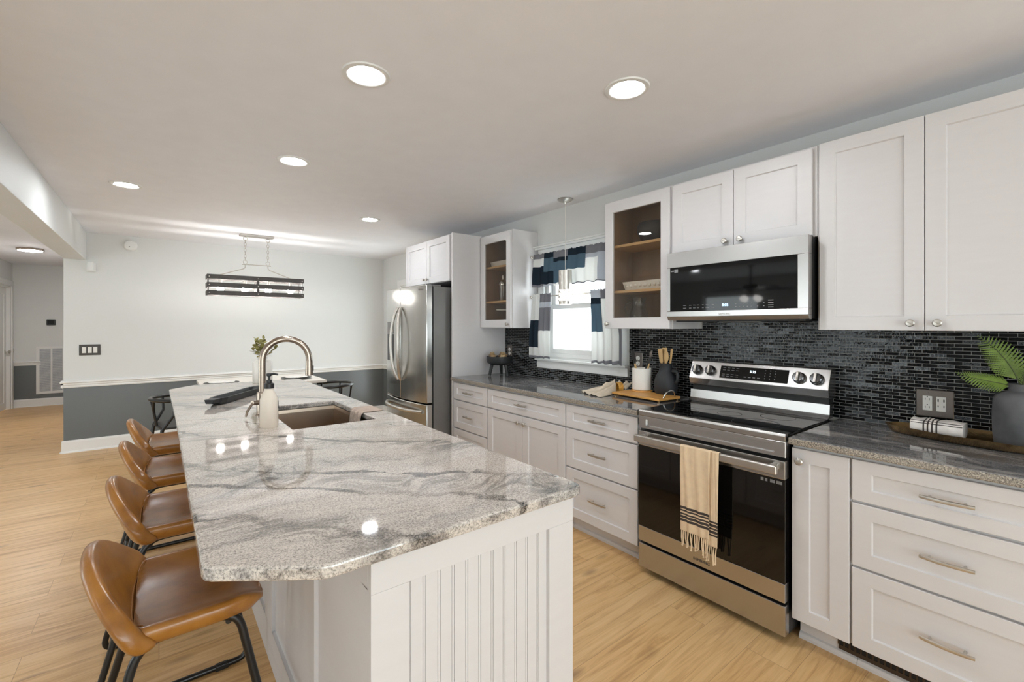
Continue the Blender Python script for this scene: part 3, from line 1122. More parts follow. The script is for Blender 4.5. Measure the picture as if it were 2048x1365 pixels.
mb = MB().box(-.004, .004, -.008, .008, -.014, .014)
for v in mb.bm.verts:
    v.co += Vector((fx_ + u * dx + .018, fy_ + u * dy, ZT + .235))
obj('spray_button', mb, M['black'], sh, bevel=.002)
mb = MB().tube([(fx_ - .022, fy_ - .012, ZT + .07), (fx_ - .05, fy_ - .03, ZT + .073)], .012, 16).tube([(fx_ - .046, fy_ - .028, ZT + .073), (fx_ - .075, fy_ - .05, ZT + .035), (fx_ - .082, fy_ - .056, ZT + .01)], [.0055, .0065, .005], 12)
obj('lever_handle', mb, M['bronze'], fc, True)

# soap bottle
sx, sy = .402, 2.345
sp_ = thing('soap_bottle', 'cream pump soap bottle with black pump beside the sink', 'soap dispenser', (sx, sy, ZT))
pr = [(0, .0), (.036, .0), (.0385, .004), (.0385, .122), (.0365, .131), (.021, .168), (.0195, .172), (.0195, .178), (0, .178)]
obj('bottle', MB().lathe([(r, ZT + h) for r, h in pr], (sx, sy, 0), 'z', 40), M['creamcer'], sp_, True, angle=50)
obj('collar', MB().lathe([(0, ZT + .178), (.021, ZT + .178), (.021, ZT + .2), (.012, ZT + .204), (.012, ZT + .216), (0, ZT + .216)], (sx, sy, 0), 'z', 24), M['black'], sp_, True)
mb = MB().lathe([(0, ZT + .216), (.005, ZT + .216), (.005, ZT + .232), (.011, ZT + .236), (.011, ZT + .247), (0, ZT + .249)], (sx, sy, 0), 'z', 16)
mb.tube([(sx, sy, ZT + .242), (sx + .022, sy - .01, ZT + .244), (sx + .034, sy - .015, ZT + .240)], [.006, .005, .004], 10)
obj('pump', mb, M['black'], sp_, True)
mb = MB()
mb.grid(lambda i, j: (sx + .0392 * math.cos(-.15 + i * .5 - .35), sy + .0392 * math.sin(-.15 + i * .5 - .35), ZT + .085 + j * .036), 6, 1)
obj('label_patch', mb, M['slot'], sp_, True, solid=.0005)

# black dough tray
tr = thing('dough_tray', 'long black wooden trough tray lying across the pale granite', 'tray', (0, 0, 0))


def trough(L, w, h, hl):
    mb = MB()
    # outer hull and hollow
    def sec(x, hw, z0, hollow):
        return [(x, -hw, h), (x, -hw * .72, z0), (x, hw * .72, z0), (x, hw, h), (x, hw * .8, h), (x, hw * .6, hollow), (x, -hw * .6, hollow), (x, -hw * .8, h)]
    rings = [sec(-L, w * .55, h * .42, h), sec(-L + hl, w * .6, h * .35, h * .999), sec(-L + hl + .01, w * .75, h * .1, h * .98), sec(-L + hl + .05, w, 0, h * .35),
             sec(0, w, 0, h * .3), sec(L - hl - .05, w, 0, h * .35), sec(L - hl - .01, w * .75, h * .1, h * .98), sec(L - hl, w * .6, h * .35, h * .999), sec(L, w * .55, h * .42, h)]
    mb.rings(rings)
    return mb


obj('body', trough(.325, .05, .042, .06), M['blackw'], tr, bevel=.003)
tr.location = (.405, 3.385, ZT)
tr.rotation_euler = (0, 0, math.atan2(.56, .37))

# tan striped towel draped over the sink edge
mb = MB()


def twl(i, j):
    x = .80 + (1 - i) * .175
    y = 2.40 + j * .17
    if i < .62:
        q = i / .62
        xx = .972 - q * (.972 - .868)
        z = ZT + .0035
        yy = y + .01 * math.sin(j * 9) * q
    elif i < .70:
        q = (i - .62) / .08
        xx = .868 - .012 * math.sin(q * PI / 2)
        z = ZT + .0035 - .012 * (1 - math.cos(q * PI / 2))
        yy = y
    else:
        q = (i - .70) / .30
        xx = .856 - .006 - .02 * q + .004 * math.sin(j * 22)
        z = ZT - .0085 - .105 * q
        yy = y + .006 * math.sin(j * 16 + q * 3) - .02 * q
    return (xx, yy, z)


tag(obj('dish_towel', mb.grid(twl, 40, 26) and mb, M['stowel'], None, True, solid=.003), 'fine-striped tan dish towel hanging over the sink edge', 'towel')

# ------------------------------------------------------------------ bar stools
def make_stool(label, group):
    t = thing('bar_stool', label, 'bar stool', (0, 0, 0), group)
    HW = .232
    # seat cushion lofted front to back
    secs = []
    for k in range(13):
        s = k / 12                        # 0 front .. 1 crease
        x = .235 - .285 * s
        hw = HW * (.86 + .14 * min(1, s * 3.0) ** .6) if s < .34 else HW
        droop = .018 * max(0, 1 - s * 5) ** 2
        thick = .052 if s > .05 else .036
        ring = []
        for j in range(25):
            u = -1 + 2 * j / 24
            rim = .046 * abs(u) ** 3.0
            edge = .02 * max(0, (abs(u) - .9) / .1) ** 2
            ring.append((x, hw * u, .602 + rim - edge - droop))
        for j in range(9):
            u = 1 - 2 * j / 8
            zz = .607 - thick + .024 * abs(u) ** 2.5 - droop * .3
            ring.append((x - (.012 if s < .05 else 0), hw * .95 * u, zz))
        secs.append(ring)
    tip = [(p[0] + .018, p[1] * .93, .592 + (p[2] - .592) * .45 - .006) for p in secs[0]]
    mb = MB()
    mb.rings([tip] + secs)
    seat = obj('seat', mb, M['leather'], t, True, angle=0, sub=1)

    # backrest shell
    def zt_(u):
        return .786 - .134 * abs(u) ** 2.6

    def bk(i, j, off):
        u = -1 + 2 * i
        z0 = .585 + .03 * abs(u) ** 2
        h = zt_(u) - z0
        z = z0 + h * j
        rise = (z - .60)
        lean = -.052 - .47 * rise + .30 * rise * rise
        wrap = .05 * abs(u) ** 3 * (1 - .25 * j)
        y = (HW + .002) * u * (1 - .10 * rise / .2 * (1 - abs(u) ** 4))
        th = .046 - .008 * j
        return (lean + wrap - off * th * .9, y + off * th * .45 * u ** 3, z - off * .016)
    mb = MB()
    nu, nv = 18, 5
    secs = []
    for i in range(nu + 1):
        f_ = [Vector(bk(i / nu, j / nv, 0)) for j in range(nv + 1)]
        m_ = [Vector(bk(i / nu, 1, .5)) + Vector((-.004, 0, .007))]
        b_ = [Vector(bk(i / nu, j / nv, 1)) for j in range(nv, -1, -1)]
        u = -1 + 2 * i / nu
        lo = [Vector(bk(i / nu, 0, 1)) + Vector((.022, -.006 * u, -.026)), Vector(bk(i / nu, 0, 0)) + Vector((.03, -.006 * u, -.030))]
        secs.append(f_ + m_ + b_ + lo)
    mb.rings(secs)
    obj('backrest', mb, M['leather'], t, True, angle=0, sub=2)
    # stitched seams
    sm = MB()
    pts = []
    for k in range(25):
        u = -.86 + 1.72 * k / 24
        p = Vector(bk((u + 1) / 2, .12, 0))
        pts.append((p.x + .0015, p.y, max(p.z, .604 + .046 * abs(u) ** 3)))
    sm.tube(pts, .0022, 6)
    obj('seam', sm, M['stitch'], seat, True)
    # sled frames
    for s in (-1, 1):
        A = [(-.035, s * .165, .572), (.182, s * .165, .572), (.300, s * .205, .011), (-.185, s * .205, .011)]
        mb = MB().tube(round_path(A, [.06, .05, .05, .05], 6, True), .011, 12, True)
        fr_ = obj('leg_frame', mb, M['blackm'], t, True)
        for gx in (-.09, .205):
            g = MB().box(gx - .022, gx + .022, s * .205 - .0135, s * .205 + .0135, 0.0, .02)
            obj('glide', g, M['black'], fr_, bevel=.003)
    mb = MB().tube([(.258, -.19, .21), (.258, .19, .21)], .009, 10)
    obj('footrest', mb, M['blackm'], t, True)
    mb = MB().tube([(-.135, -.19, .20), (-.135, .19, .20)], .007, 10)
    obj('cross_bar', mb, M['blackm'], t, True)
    for gx in (-.02, .16):
        obj('seat_rail', MB().tube([(gx, -.166, .552), (gx, .166, .552)], .008, 10), M['blackm'], t, True)
    return t


SX = -.005
st = make_stool('tan leather bar stool nearest the camera at the clipped island corner', 'tan leather bar stools')
st.location = (SX, 1.66, 0)
for y, lb in ((2.365, 'second tan leather bar stool from the camera along the island'), (3.07, 'third tan leather bar stool from the camera along the island'),
              (3.775, 'tan leather bar stool farthest from the camera, by the grey wall')):
    dup(st, (SX, y, 0), lb)

# ------------------------------------------------------------------ dining corner
TBX0, TBX1, TBY0, TBY1, TBZ = .34, 1.53, 5.45, 6.36, .755
tb = thing('dining_table', 'white-topped dining table under the slatted chandelier', 'table', ((TBX0 + TBX1) / 2, (TBY0 + TBY1) / 2, 0))
obj('tabletop', MB().box(TBX0, TBX1, TBY0, TBY1, TBZ - .03, TBZ), M['table'], tb, bevel=.003)
obj('apron', MB().box(TBX0 + .16, TBX1 - .16, TBY0 + .05, TBY0 + .07, TBZ - .10, TBZ - .031).box(TBX0 + .16, TBX1 - .16, TBY1 - .07, TBY1 - .05, TBZ - .10, TBZ - .031)
    .box(TBX0 + .14, TBX0 + .16, TBY0 + .05, TBY1 - .05, TBZ - .10, TBZ - .031).box(TBX1 - .16, TBX1 - .14, TBY0 + .05, TBY1 - .05, TBZ - .10, TBZ - .031), M['black'], tb)
for x in (TBX0 + .24, TBX1 - .29):
    for y in (TBY0 + .055, TBY1 - .105):
        obj('leg', MB().box(x, x + .05, y, y + .05, 0, TBZ - .031), M['black'], tb, bevel=.003)


def make_chair(label):
    """black wishbone-style chair, seat faces +Y in local space"""
    t = thing('dining_chair', label, 'chair', (0, 0, 0), 'black wishbone dining chairs')
    pts = []
    for k in range(25):
        a = -.22 * PI + (1.44 * PI) * k / 24 + PI
        pts.append((.255 * math.cos(a) if True else 0, .235 * math.sin(a) + .0, .69 + .012 * math.sin(k / 24 * PI)))
    rail = obj('top_rail', MB().tube(pts, [.012] + [.0165] * 23 + [.012], 12), M['blackm'], t, True)
    obj('seat', MB().poly([(-.24, .22, .44), (.24, .22, .44), (.19, -.19, .44), (-.19, -.19, .44)], (0, 0, .022)), M['black'], t, bevel=.008)
    for s in (-1, 1):
        obj('leg', MB().tube([(s * .235, .20, 0), (s * .225, .19, .46), (s * .232, .12, .57), (s * .222, .10, .69)], [.011, .0155, .012, .011], 10), M['blackm'], t, True)
        obj('leg', MB().tube([(s * .20, -.24, 0), (s * .18, -.18, .44), (s * .215, -.10, .57), (s * .225, -.105, .695)], [.011, .0155, .012, .011], 10), M['blackm'], t, True)
    mb = MB().tube([(0, -.188, .452), (0, -.21, .58)], .011, 8)
    for s in (-1, 1):
        mb.tube([(0, -.21, .58), (s * .02, -.215, .63), (s * .075, -.222, .70)], .010, 8)
    obj('splat', mb, M['blackm'], t, True)
    return t


ch = make_chair('black wishbone dining chair at the right end of the table')
ch.location = (1.58, 5.44, 0)
ch.rotation_euler = (0, 0, math.radians(75))
dup(ch, (.17, 5.35, 0), 'black wishbone dining chair at the left end of the table', rz=math.radians(-80))


def plate(x, y, r, z, label, name, mat, cat, grp):
    o = obj(name, MB().lathe([(0, z), (r * .6, z), (r * .97, z + .012), (r, z + .016), (r * .985, z + .018), (r * .6, z + .006), (0, z + .006)], (x, y, 0), 'z', 40), mat, None, True, loc=(x, y, z))
    return tag(o, label, cat, grp)


for x, y, w in ((.53, 5.74, 'left'), (1.28, 5.78, 'right')):
    nm = 'beside the leafy vase' if w == 'left' else 'behind the faucet'
    plate(x, y, .165, TBZ + .0005, 'dark charger plate on the dining table, %s' % ('near its left end' if w == 'left' else 'near its right end'), 'charger_plate', M['plate_dk'], 'plate', 'dark charger plates')
    plate(x, y, .125, TBZ + .0072, 'white dinner plate in the charger %s' % ('near the left end of the dining table' if w == 'left' else 'near the right end of the dining table'), 'dinner_plate', M['tablemat'], 'plate', 'white dinner plates')

# vase with leaves on the island end
vx, vy = .672, 4.20
pr = [(0, 0), (.068, 0), (.072, .006), (.074, .15), (.07, .168), (.045, .185), (.036, .19), (.034, .205), (.037, .21), (.03, .21), (.03, .19), (.0, .185)]
v_ = obj('ceramic_vase', MB().lathe([(r, ZT + h) for r, h in pr], (vx, vy, 0), 'z', 40), M['whitecer'], None, True, loc=(vx, vy, ZT))
tag(v_, 'white ceramic vase holding olive leaves at the island end', 'vase')
bq = thing('leafy_bouquet', 'bunch of olive leaves and pale blossoms in white vase', 'bouquet', (vx, vy, ZT + .2))
rnd = random.Random(3)


def leaf_blade(mb, base, d, L, w, up=(0, 0, 1), mi=0, cup=.18):
    d = Vector(d).normalized()
    s = d.cross(Vector(up))
    if s.length < 1e-3:
        s = Vector((1, 0, 0))
    s.normalize()
    nrm = s.cross(d)
    prof = [(0, .08), (.2, .7), (.45, 1), (.7, .8), (.9, .35), (1, .02)]
    rows = []
    for tt, ww in prof:
        c = Vector(base) + d * L * tt - nrm * L * cup * tt * tt
        rows.append([c - s * w * ww + nrm * w * .25 * ww, c, c + s * w * ww + nrm * w * .25 * ww])
    vs = [[mb.bm.verts.new(p) for p in r] for r in rows]
    for a, b in zip(vs, vs[1:]):
        for k in (0, 1):
            mb.bm.faces.new((a[k], a[k + 1], b[k + 1], b[k])).material_index = mi


stems, leaves, bloss = MB(), MB(), MB()
for k in range(15):
    a = 2 * PI * k / 15 + rnd.uniform(-.2, .2)
    el = rnd.uniform(.35, 1.35)
    L = rnd.uniform(.07, .15)
    d = Vector((math.cos(a) * math.cos(el), math.sin(a) * math.cos(el), math.sin(el)))
    b0 = Vector((vx, vy, ZT + .19))
    tip = b0 + d * L + Vector((0, 0, .02))
    stems.tube([b0, b0.lerp(tip, .6) + Vector((0, 0, .01)), tip], .0016, 5)
    for q in range(5):
        b = b0.lerp(tip, .45 + .14 * q)
        dd = d + Vector((rnd.uniform(-.9, .9), rnd.uniform(-.9, .9), rnd.uniform(-.5, .7)))
        if rnd.random() < .25:
            leaf_blade(bloss, b, dd, rnd.uniform(.02, .035), .011)
        else:
            leaf_blade(leaves, b, dd, rnd.uniform(.035, .06), rnd.uniform(.011, .019))
obj('stems', stems, M['fernd'], bq)['kind'] = 'stuff'
obj('leaves', leaves, M['olive'], bq, True)['kind'] = 'stuff'
obj('blossoms', bloss, M['pinkleaf'], bq, True)['kind'] = 'stuff'

# slatted chandelier
cx0, cx1, cy, cz0, cz1, cw = .415, 1.355, 5.90, 1.712, 1.935, .105
cd = thing('slatted_chandelier', 'linear chandelier of dark wood slats with four lit bulbs', 'chandelier', ((cx0 + cx1) / 2, cy, ZC))
mx_ = (cx0 + cx1) / 2
obj('canopy', MB().box(mx_ - .17, mx_ + .17, cy - .05, cy + .05, ZC - .022, ZC - .0005), M['nickel'], cd, bevel=.004)
for x in (mx_ - .115, mx_ + .115):
    mb = MB()
    zt0, zt1 = ZC - .03, 2.085
    nl = 9
    for k in range(nl):
        z = zt0 - (zt0 - zt1) * (k + .5) / nl
        h = (zt0 - zt1) / nl / 2 + .004
        big = k in (0, nl - 1)
        mb.torus((x, cy, z), h, .0025 if not big else .003, 'x' if k % 2 else 'y', 14, 6, (1.0 if big else .55, 1.0))
    mb.tube([(x, cy, ZC - .022), (x, cy, ZC - .034)], .005, 8)
    obj('chain', mb, M['nickel'], cd, True)
mb = MB().tube([(mx_ - .145, cy, 2.075), (mx_ + .145, cy, 2.075)], .005, 8)
for s in (-1, 1):
    mb.tube(round_path([(mx_ + s * .115, cy, 2.08), (mx_ + s * .115, cy, 2.03), (mx_ + s * .385, cy, cz1 - .004)], .03, 5), .005, 8)
obj('hanger_bar', mb, M['nickel'], cd, True)
for y in (cy - cw, cy + cw - .012):
    for k in range(3):
        z = cz1 - .05 - k * .0865
        sl = obj('slat', MB().box(cx0, cx1, y, y + .012, z, z + .05), M['charcoal'], cd, bevel=.002)
        sg = -1 if y < cy else 1
        yy = y if sg < 0 else y + .012
        mb = MB()
        for x in (cx0 + .008, mx_, cx1 - .008):
            mb.lathe([(.006, 0), (.006, sg * .003), (.003, sg * .006), (0, sg * .0065)], (x, yy, z + .025), 'y', 12)
        obj('rivet', mb, M['nickel'], sl, True)
for x in (cx0 - .012, cx1 + .0005):
    for k in range(3):
        z = cz1 - .05 - k * .0865
        obj('end_slat', MB().box(x, x + .0115, cy - cw, cy + cw, z, z + .05), M['charcoal'], cd, bevel=.002)
mb = MB()
for y in (cy - cw + .0125, cy + cw - .018):
    mb.box(mx_ - .012, mx_ + .012, y, y + .005, cz0, cz1)
for x in (cx0 + .0005, cx1 - .006):
    mb.box(x, x + .005, cy - cw + .0125, cy - cw + .03, cz0, cz1).box(x, x + .005, cy + cw - .03, cy + cw - .013, cz0, cz1)
mb.box(cx0 + .001, cx1 - .001, cy - .012, cy + .012, cz1 - .014, cz1 - .004)
obj('frame', mb, M['charcoal'], cd)
for k in range(4):
    x = cx0 + (cx1 - cx0) * (k + .5) / 4 + (-.02 + .0133 * k) * 0
    s_ = obj('socket', MB().lathe([(0, cz1 - .014), (.016, cz1 - .014), (.016, cz1 - .085), (0, cz1 - .085)], (x, cy, 0), 'z', 16), M['nickel'], cd, True)
    b_ = MB().lathe([(.012, cz1 - .0855), (.018, cz1 - .10), (.031, cz1 - .13), (.034, cz1 - .15), (.028, cz1 - .172), (.014, cz1 - .184), (0, cz1 - .187)], (x, cy, 0), 'z', 20)
    obj('bulb', b_, M['bulb'], s_, True)

# ------------------------------------------------------------------ things on the far walls
def plate_box(x0, x1, z0, z1, y, d):
    return MB().box(x0, x1, y - d, y, z0, z1)


t = thing('switch_plate', 'dark grey plate with three white rocker switches on the far wall', 'light switch', (-.605, YF, 1.11))
obj('plate', plate_box(-.692, -.517, 1.053, 1.172, YF, .008), M['plate_dk'], t, bevel=.003)
for k in range(3):
    x = -.605 + (k - 1) * .046
    obj('rocker', plate_box(x - .0165, x + .0165, 1.078, 1.145, YF - .0082, .004), M['switch'], t, bevel=.0015)
t = thing('smoke_detector', 'round white smoke detector high on the far wall', 'smoke detector', (-.26, YF, 2.305))
obj('body', MB().lathe([(0, 0), (.062, 0), (.064, -.012), (.052, -.03), (.02, -.036), (0, -.036)], (-.26, YF - .0005, 2.305), 'y', 36), M['trim'], t, True)
obj('indicator', MB().lathe([(0, 0), (.006, 0), (.006, -.003), (0, -.003)], (-.268, YF - .0345, 2.288), 'y', 12), M['legend'], t)
t = thing('motion_sensor', 'small white corner sensor under the beam end', 'sensor', (-.59, YF, 2.03))
obj('body', MB().poly([(-.635, YF - .0005, 1.975), (-.552, YF - .0005, 1.975), (-.575, YF - .06, 1.985), (-.612, YF - .06, 1.985)], (0, 0, .10)), M['trim'], t, bevel=.006)
t = thing('return_air_grille', 'tall white return air grille low on the hall wall', 'air vent', (-1.35, YH, .60))
gx0, gx1, gz0, gz1 = -1.655, -.99, .205, 1.02
mb = MB()
fr = .04
for a, b, c, d in ((gx0, gx0 + fr, gz0, gz1), (gx1 - fr, gx1, gz0, gz1), (gx0 + fr, gx1 - fr, gz0, gz0 + fr), (gx0 + fr, gx1 - fr, gz1 - fr, gz1)):
    mb.box(a, b, YH - .014, YH, c, d)
for k in (1, 2, 3):
    x = gx0 + fr + (gx1 - gx0 - 2 * fr) * k / 4
    mb.box(x - .011, x + .011, YH - .012, YH, gz0 + fr, gz1 - fr)
obj('frame', mb, M['trim'], t, bevel=.002)
mb = MB()
for k in range(46):
    z = gz0 + fr + (gz1 - gz0 - 2 * fr) * k / 46
    mb.box(gx0 + fr, gx1 - fr, YH - .009, YH - .006, z, z + .006)
obj('louvers', mb, M['trim'], t)
obj('filter', MB().box(gx0 + fr, gx1 - fr, YH - .004, YH - .0005, gz0 + fr, gz1 - fr), M['filter'], t)
t = thing('thermostat', 'small black square thermostat on the hall end wall', 'thermostat', (-1.475, YH, 1.43))
obj('body', plate_box(-1.53, -1.42, 1.385, 1.485, YH, .02), M['black'], t, bevel=.006)
obj('screen', plate_box(-1.512, -1.438, 1.40, 1.47, YH - .0202, .001), M['blackgls'], t)

# ------------------------------------------------------------------ base cabinets
XD = 2.16
XCF = XD + .0195                         # carcass face
ZK = .115
ZCB = .872


def base_cab(label, y0, y1, fronts, group='white base cabinets', toe=True):
    t = thing('base_cabinet', label, 'cabinet', (XCF, (y0 + y1) / 2, 0), group)
    mb = MB().box(XCF, XR - .012, y0 + .0005, y1 - .0005, ZK, ZCB)
    obj('carcass', mb, M['cab'], t)
    mb = MB().box(XCF + .075, XCF + .09, y0 + .0005, y1 - .0005, 0, ZK)
    pr = [(0, 0), (-.016, 0), (-.016, .012), (-.010, .022), (0, .026)]
    mb.rings([[(XCF + .075 + d, yy, h) for d, h in pr] for yy in (y0 + .0005, y1 - .0005)])
    obj('toe_kick', mb, M['cab'], t)
    for kind, a, b, c, d in fronts:
        rl = .057 if (d - c) > .2 else .048
        o = obj('door' if kind.startswith('door') else 'drawer', shaker('x-', XD, a, b, c, d, rail=.066 if kind != 'drawer' else .062, railb=rl), M['cab'], t)
        if kind == 'drawer':
            pull(o, XD, (a + b) / 2, (c + d) / 2)
        elif kind == 'door_l':
            knob(o, XD, a + .035, d - .05)
        else:
            knob(o, XD, b - .035, d - .05)
    return t


D1, D2, D3 = (.118, .434), (.444, .694), (.705, .856)
g = .004
base_cab('white three-drawer base cabinet beside the refrigerator panel', 3.105, 3.665, [('drawer', 3.105 + g, 3.655, *z) for z in (D1, D2, D3)])
base_cab('white base cabinet under the window with wide drawer over two doors', 2.183, 3.104, [('drawer', 2.183 + g, 3.104 - g, *D3), ('door_r', 2.183 + g, 2.6415, .118, .694), ('door_l', 2.6445, 3.104 - g, .118, .694)])
base_cab('white three-drawer base cabinet immediately left of the range', 1.592, 2.182, [('drawer', 1.60, 2.182 - g, *z) for z in (D1, D2, D3)])
base_cab('narrow white single-door base cabinet immediately right of the range', .5885, .80, [('door_r', .593, .80, .118, .856)])
base_cab('wide white three-drawer base cabinet at the picture\'s right edge', .03, .588, [('drawer', .03 + g, .584, *z) for z in ((.118, .430), (.440, .685), (.696, .856))])
base_cab('white base cabinet past the right edge of the picture', -.60, .0295, [('drawer', -.60 + g, .026, *D3), ('door_r', -.60 + g, .026, .118, .694)])
# register let into the toe kick
t = thing('toe_kick_register', 'brown metal floor register in the toe kick below the drawers', 'air vent', (XCF + .06, .35, .03))
mb = MB()
rx = XCF + .0735
mb.box(rx - .002, rx + .001, .08, .655, .028, .045).box(rx - .002, rx + .001, .08, .655, .088, .105)
n = 30
for k in range(n + 1):
    y = .08 + (.655 - .08) * k / n
    mb.box(rx - .002, rx + .001, y - .003, y + .003, .045, .088)
obj('grille', mb, M['grate'], t)
obj('backing', MB().box(rx + .0011, rx + .0014, .08, .655, .028, .105), M['slot'], t)

# worktops
XCE = 2.132
ct = obj('countertop', MB().box(XCE, XR - .0075, 1.585, 3.665, ZCB + .001, .905), M['gd'], None, bevel=.007, seg=3)
tag(ct, 'dark grey granite worktop running from the range to the refrigerator', 'countertop', 'counter worktops')
ct = obj('countertop', MB().box(XCE, XR - .0075, -.62, .806, ZCB + .001, .905), M['gd'], None, bevel=.007, seg=3)
tag(ct, 'dark grey granite worktop to the right of the range', 'countertop', 'counter worktops')

# ------------------------------------------------------------------ wall cabinets
XU = 2.466
XUF = XU + .0195
ZU0, ZU1 = 1.362, 2.245


def upper_cab(label, y0, y1, z0, z1, doors, name='wall_cabinet', group='white wall cabinets'):
    t = thing(name, label, 'cabinet', (XUF, (y0 + y1) / 2, z0), group)
    obj('carcass', MB().box(XUF, XR - .001, y0 + .0005, y1 - .0005, z0, z1), M['cab'], t, bevel=.001)
    for kind, a, b, c, d in doors:
        o = obj('door', shaker('x-', XU, a, b, c, d, rail=.062, railb=.06), M['cab'], t)
        knob(o, XU, (b - .04) if kind == 'r' else (a + .04), c + .031)
    return t


upper_cab('tall white two-door wall cabinet right of the microwave', .035, .806, ZU0, ZU1, [('l', .4225, .795, ZU0 + .001, ZU1 - .001), ('r', .045, .4195, ZU0 + .001, ZU1 - .001)])
upper_cab('white wall cabinet past the right edge of the picture', -.60, .034, ZU0, ZU1, [('l', -.59, .028, ZU0 + .001, ZU1 - .001)])
upper_cab('short white two-door wall cabinet above the microwave', .807, 1.578, 1.812, ZU1, [('l', 1.203, 1.572, 1.818, ZU1 - .012), ('r', .826, 1.2, 1.818, ZU1 - .012)])


def glass_cab(label, y0, y1, knob_side, shelves):
    t = thing('glass_front_cabinet', label, 'cabinet', (XUF, (y0 + y1) / 2, ZU0), 'glass-front wall cabinets')
    w = .018
    mb = MB()
    mb.box(XUF, XR - .001, y0 + .0005, y0 + w * .5, ZU0, ZU1).box(XUF, XR - .001, y1 - w * .5, y1 - .0005, ZU0, ZU1)
    mb.box(XUF, XR - .001, y0 + w * .5, y1 - w * .5, ZU0, ZU0 + w * .5).box(XUF, XR - .001, y0 + w * .5, y1 - w * .5, ZU1 - w * .5, ZU1)
    # face frame
    e = .04
    mb.box(XUF, XUF + .018, y0 + w * .5, y0 + e, ZU0 + w * .5, ZU1 - w * .5).box(XUF, XUF + .018, y1 - e, y1 - w * .5, ZU0 + w * .5, ZU1 - w * .5)
    mb.box(XUF, XUF + .018, y0 + e, y1 - e, ZU0 + w * .5, ZU0 + e).box(XUF, XUF + .018, y0 + e, y1 - e, ZU1 - e, ZU1 - w * .5)
    obj('carcass', mb, M['cab'], t)
    a, b, c, d = y0 + w * .5 + .0003, y1 - w * .5 - .0003, ZU0 + w * .5 + .0003, ZU1 - w * .5 - .0003
    x0 = XUF + .0185
    mb = MB()
    mb.box(x0, XR - .007, a, a + .006, c, d).box(x0, XR - .007, b - .006, b, c, d)
    mb.box(x0, XR - .007, a + .006, b - .006, c, ZU0 + e).box(x0, XR - .007, a + .006, b - .006, d - .006, d)
    mb.box(XR - .007, XR - .0015, a, b, c, d)
    obj('lining', mb, M['mapled'], t)
    for z in shelves:
        obj('shelf', MB().box(x0 + .004, XR - .0075, a + .0065, b - .0065, z - .018, z), M['maple'], t, bevel=.001)
    dr = obj('door', shaker('x-', XU, y0 + .012, y1 - .012, ZU0 + .001, ZU1 - .012, rail=.062, railb=.07, hole=True), M['cab'], t)
    obj('pane', MB().box(XU + .009, XU + .012, y0 + .07, y1 - .07, ZU0 + .068, ZU1 - .079), M['cabglass'], dr)
    knob(dr, XU, (y1 - .04) if knob_side > 0 else (y0 + .045), ZU0 + .033)
    return t


glass_cab('white glass-front wall cabinet between window and microwave', 1.5795, 2.112, 1, (1.625, 1.94))
glass_cab('white glass-front wall cabinet beside the refrigerator panel', 3.172, 3.6695, -1, (1.615, 1.945))
ZS0 = ZU0 + .04

# contents
def lathe_thing(name, prof, c, mat, label, cat, n=36, angle=40, group=None):
    o = obj(name, MB().lathe([(r, c[2] + h) for r, h in prof], (c[0], c[1], 0), 'z', n), mat, None, True, angle=angle, loc=c)
    return tag(o, label, cat, group)


lathe_thing('wooden_bowl', [(0, 0), (.055, 0), (.085, .02), (.112, .075), (.108, .115), (.098, .135), (.09, .135), (.1, .11), (.10, .075), (.075, .03), (0, .015)], (2.63, 1.815, 1.9405), M['blackcer'], 'big rounded black bowl on the top shelf behind glass', 'bowl')
dsh = thing('beaded_dish', 'white dish with a row of beads behind cabinet glass', 'dish', (2.63, 1.84, 1.6255))
mb = MB()
mb.rings([[(2.63 + sx_ * wx, 1.84 + sy_ * wy, z) for sx_, sy_ in ((-1, -1), (1, -1), (1, 1), (-1, 1))] for wx, wy, z in ((.06, .165, 1.6255), (.075, .18, 1.685), (.068, .173, 1.685), (.055, .16, 1.635))], True, False)
mb.bm.faces.new([mb.bm.verts.new((2.63 + a * .06, 1.84 + b * .165, 1.6255)) for a, b in ((-1, -1), (1, -1), (1, 1), (-1, 1))])
mb.bm.faces.new([mb.bm.verts.new((2.63 + a * .055, 1.84 + b * .16, 1.635)) for a, b in ((-1, -1), (1, -1), (1, 1), (-1, 1))])
obj('body', mb, M['whitecer'], dsh)
for k in range(9):
    obj('bead', MB().ball((2.563 - .0, 1.84 - .148 + k * .037, 1.656), .0125, 2), M['whitecer'], dsh, True)
pt = thing('glass_pitcher', 'clear glass pitcher with handle on the cabinet bottom shelf', 'pitcher', (2.62, 1.93, ZS0))
obj('body', MB().lathe([(0, ZS0 + .0005), (.05, ZS0 + .0005), (.062, ZS0 + .02), (.064, ZS0 + .06), (.046, ZS0 + .11), (.044, ZS0 + .15), (.052, ZS0 + .175), (.049, ZS0 + .175), (.041, ZS0 + .15), (.043, ZS0 + .11), (.060, ZS0 + .06), (.058, ZS0 + .022), (.0, ZS0 + .012)], (2.62, 1.93, 0), 'z', 36), M['clear'], pt, True)
obj('handle', MB().tube(round_path([(2.61, 1.976, ZS0 + .145), (2.60, 2.03, ZS0 + .135), (2.60, 2.032, ZS0 + .07), (2.61, 1.992, ZS0 + .05)], .03, 6), .0055, 10), M['clear'], pt, True)

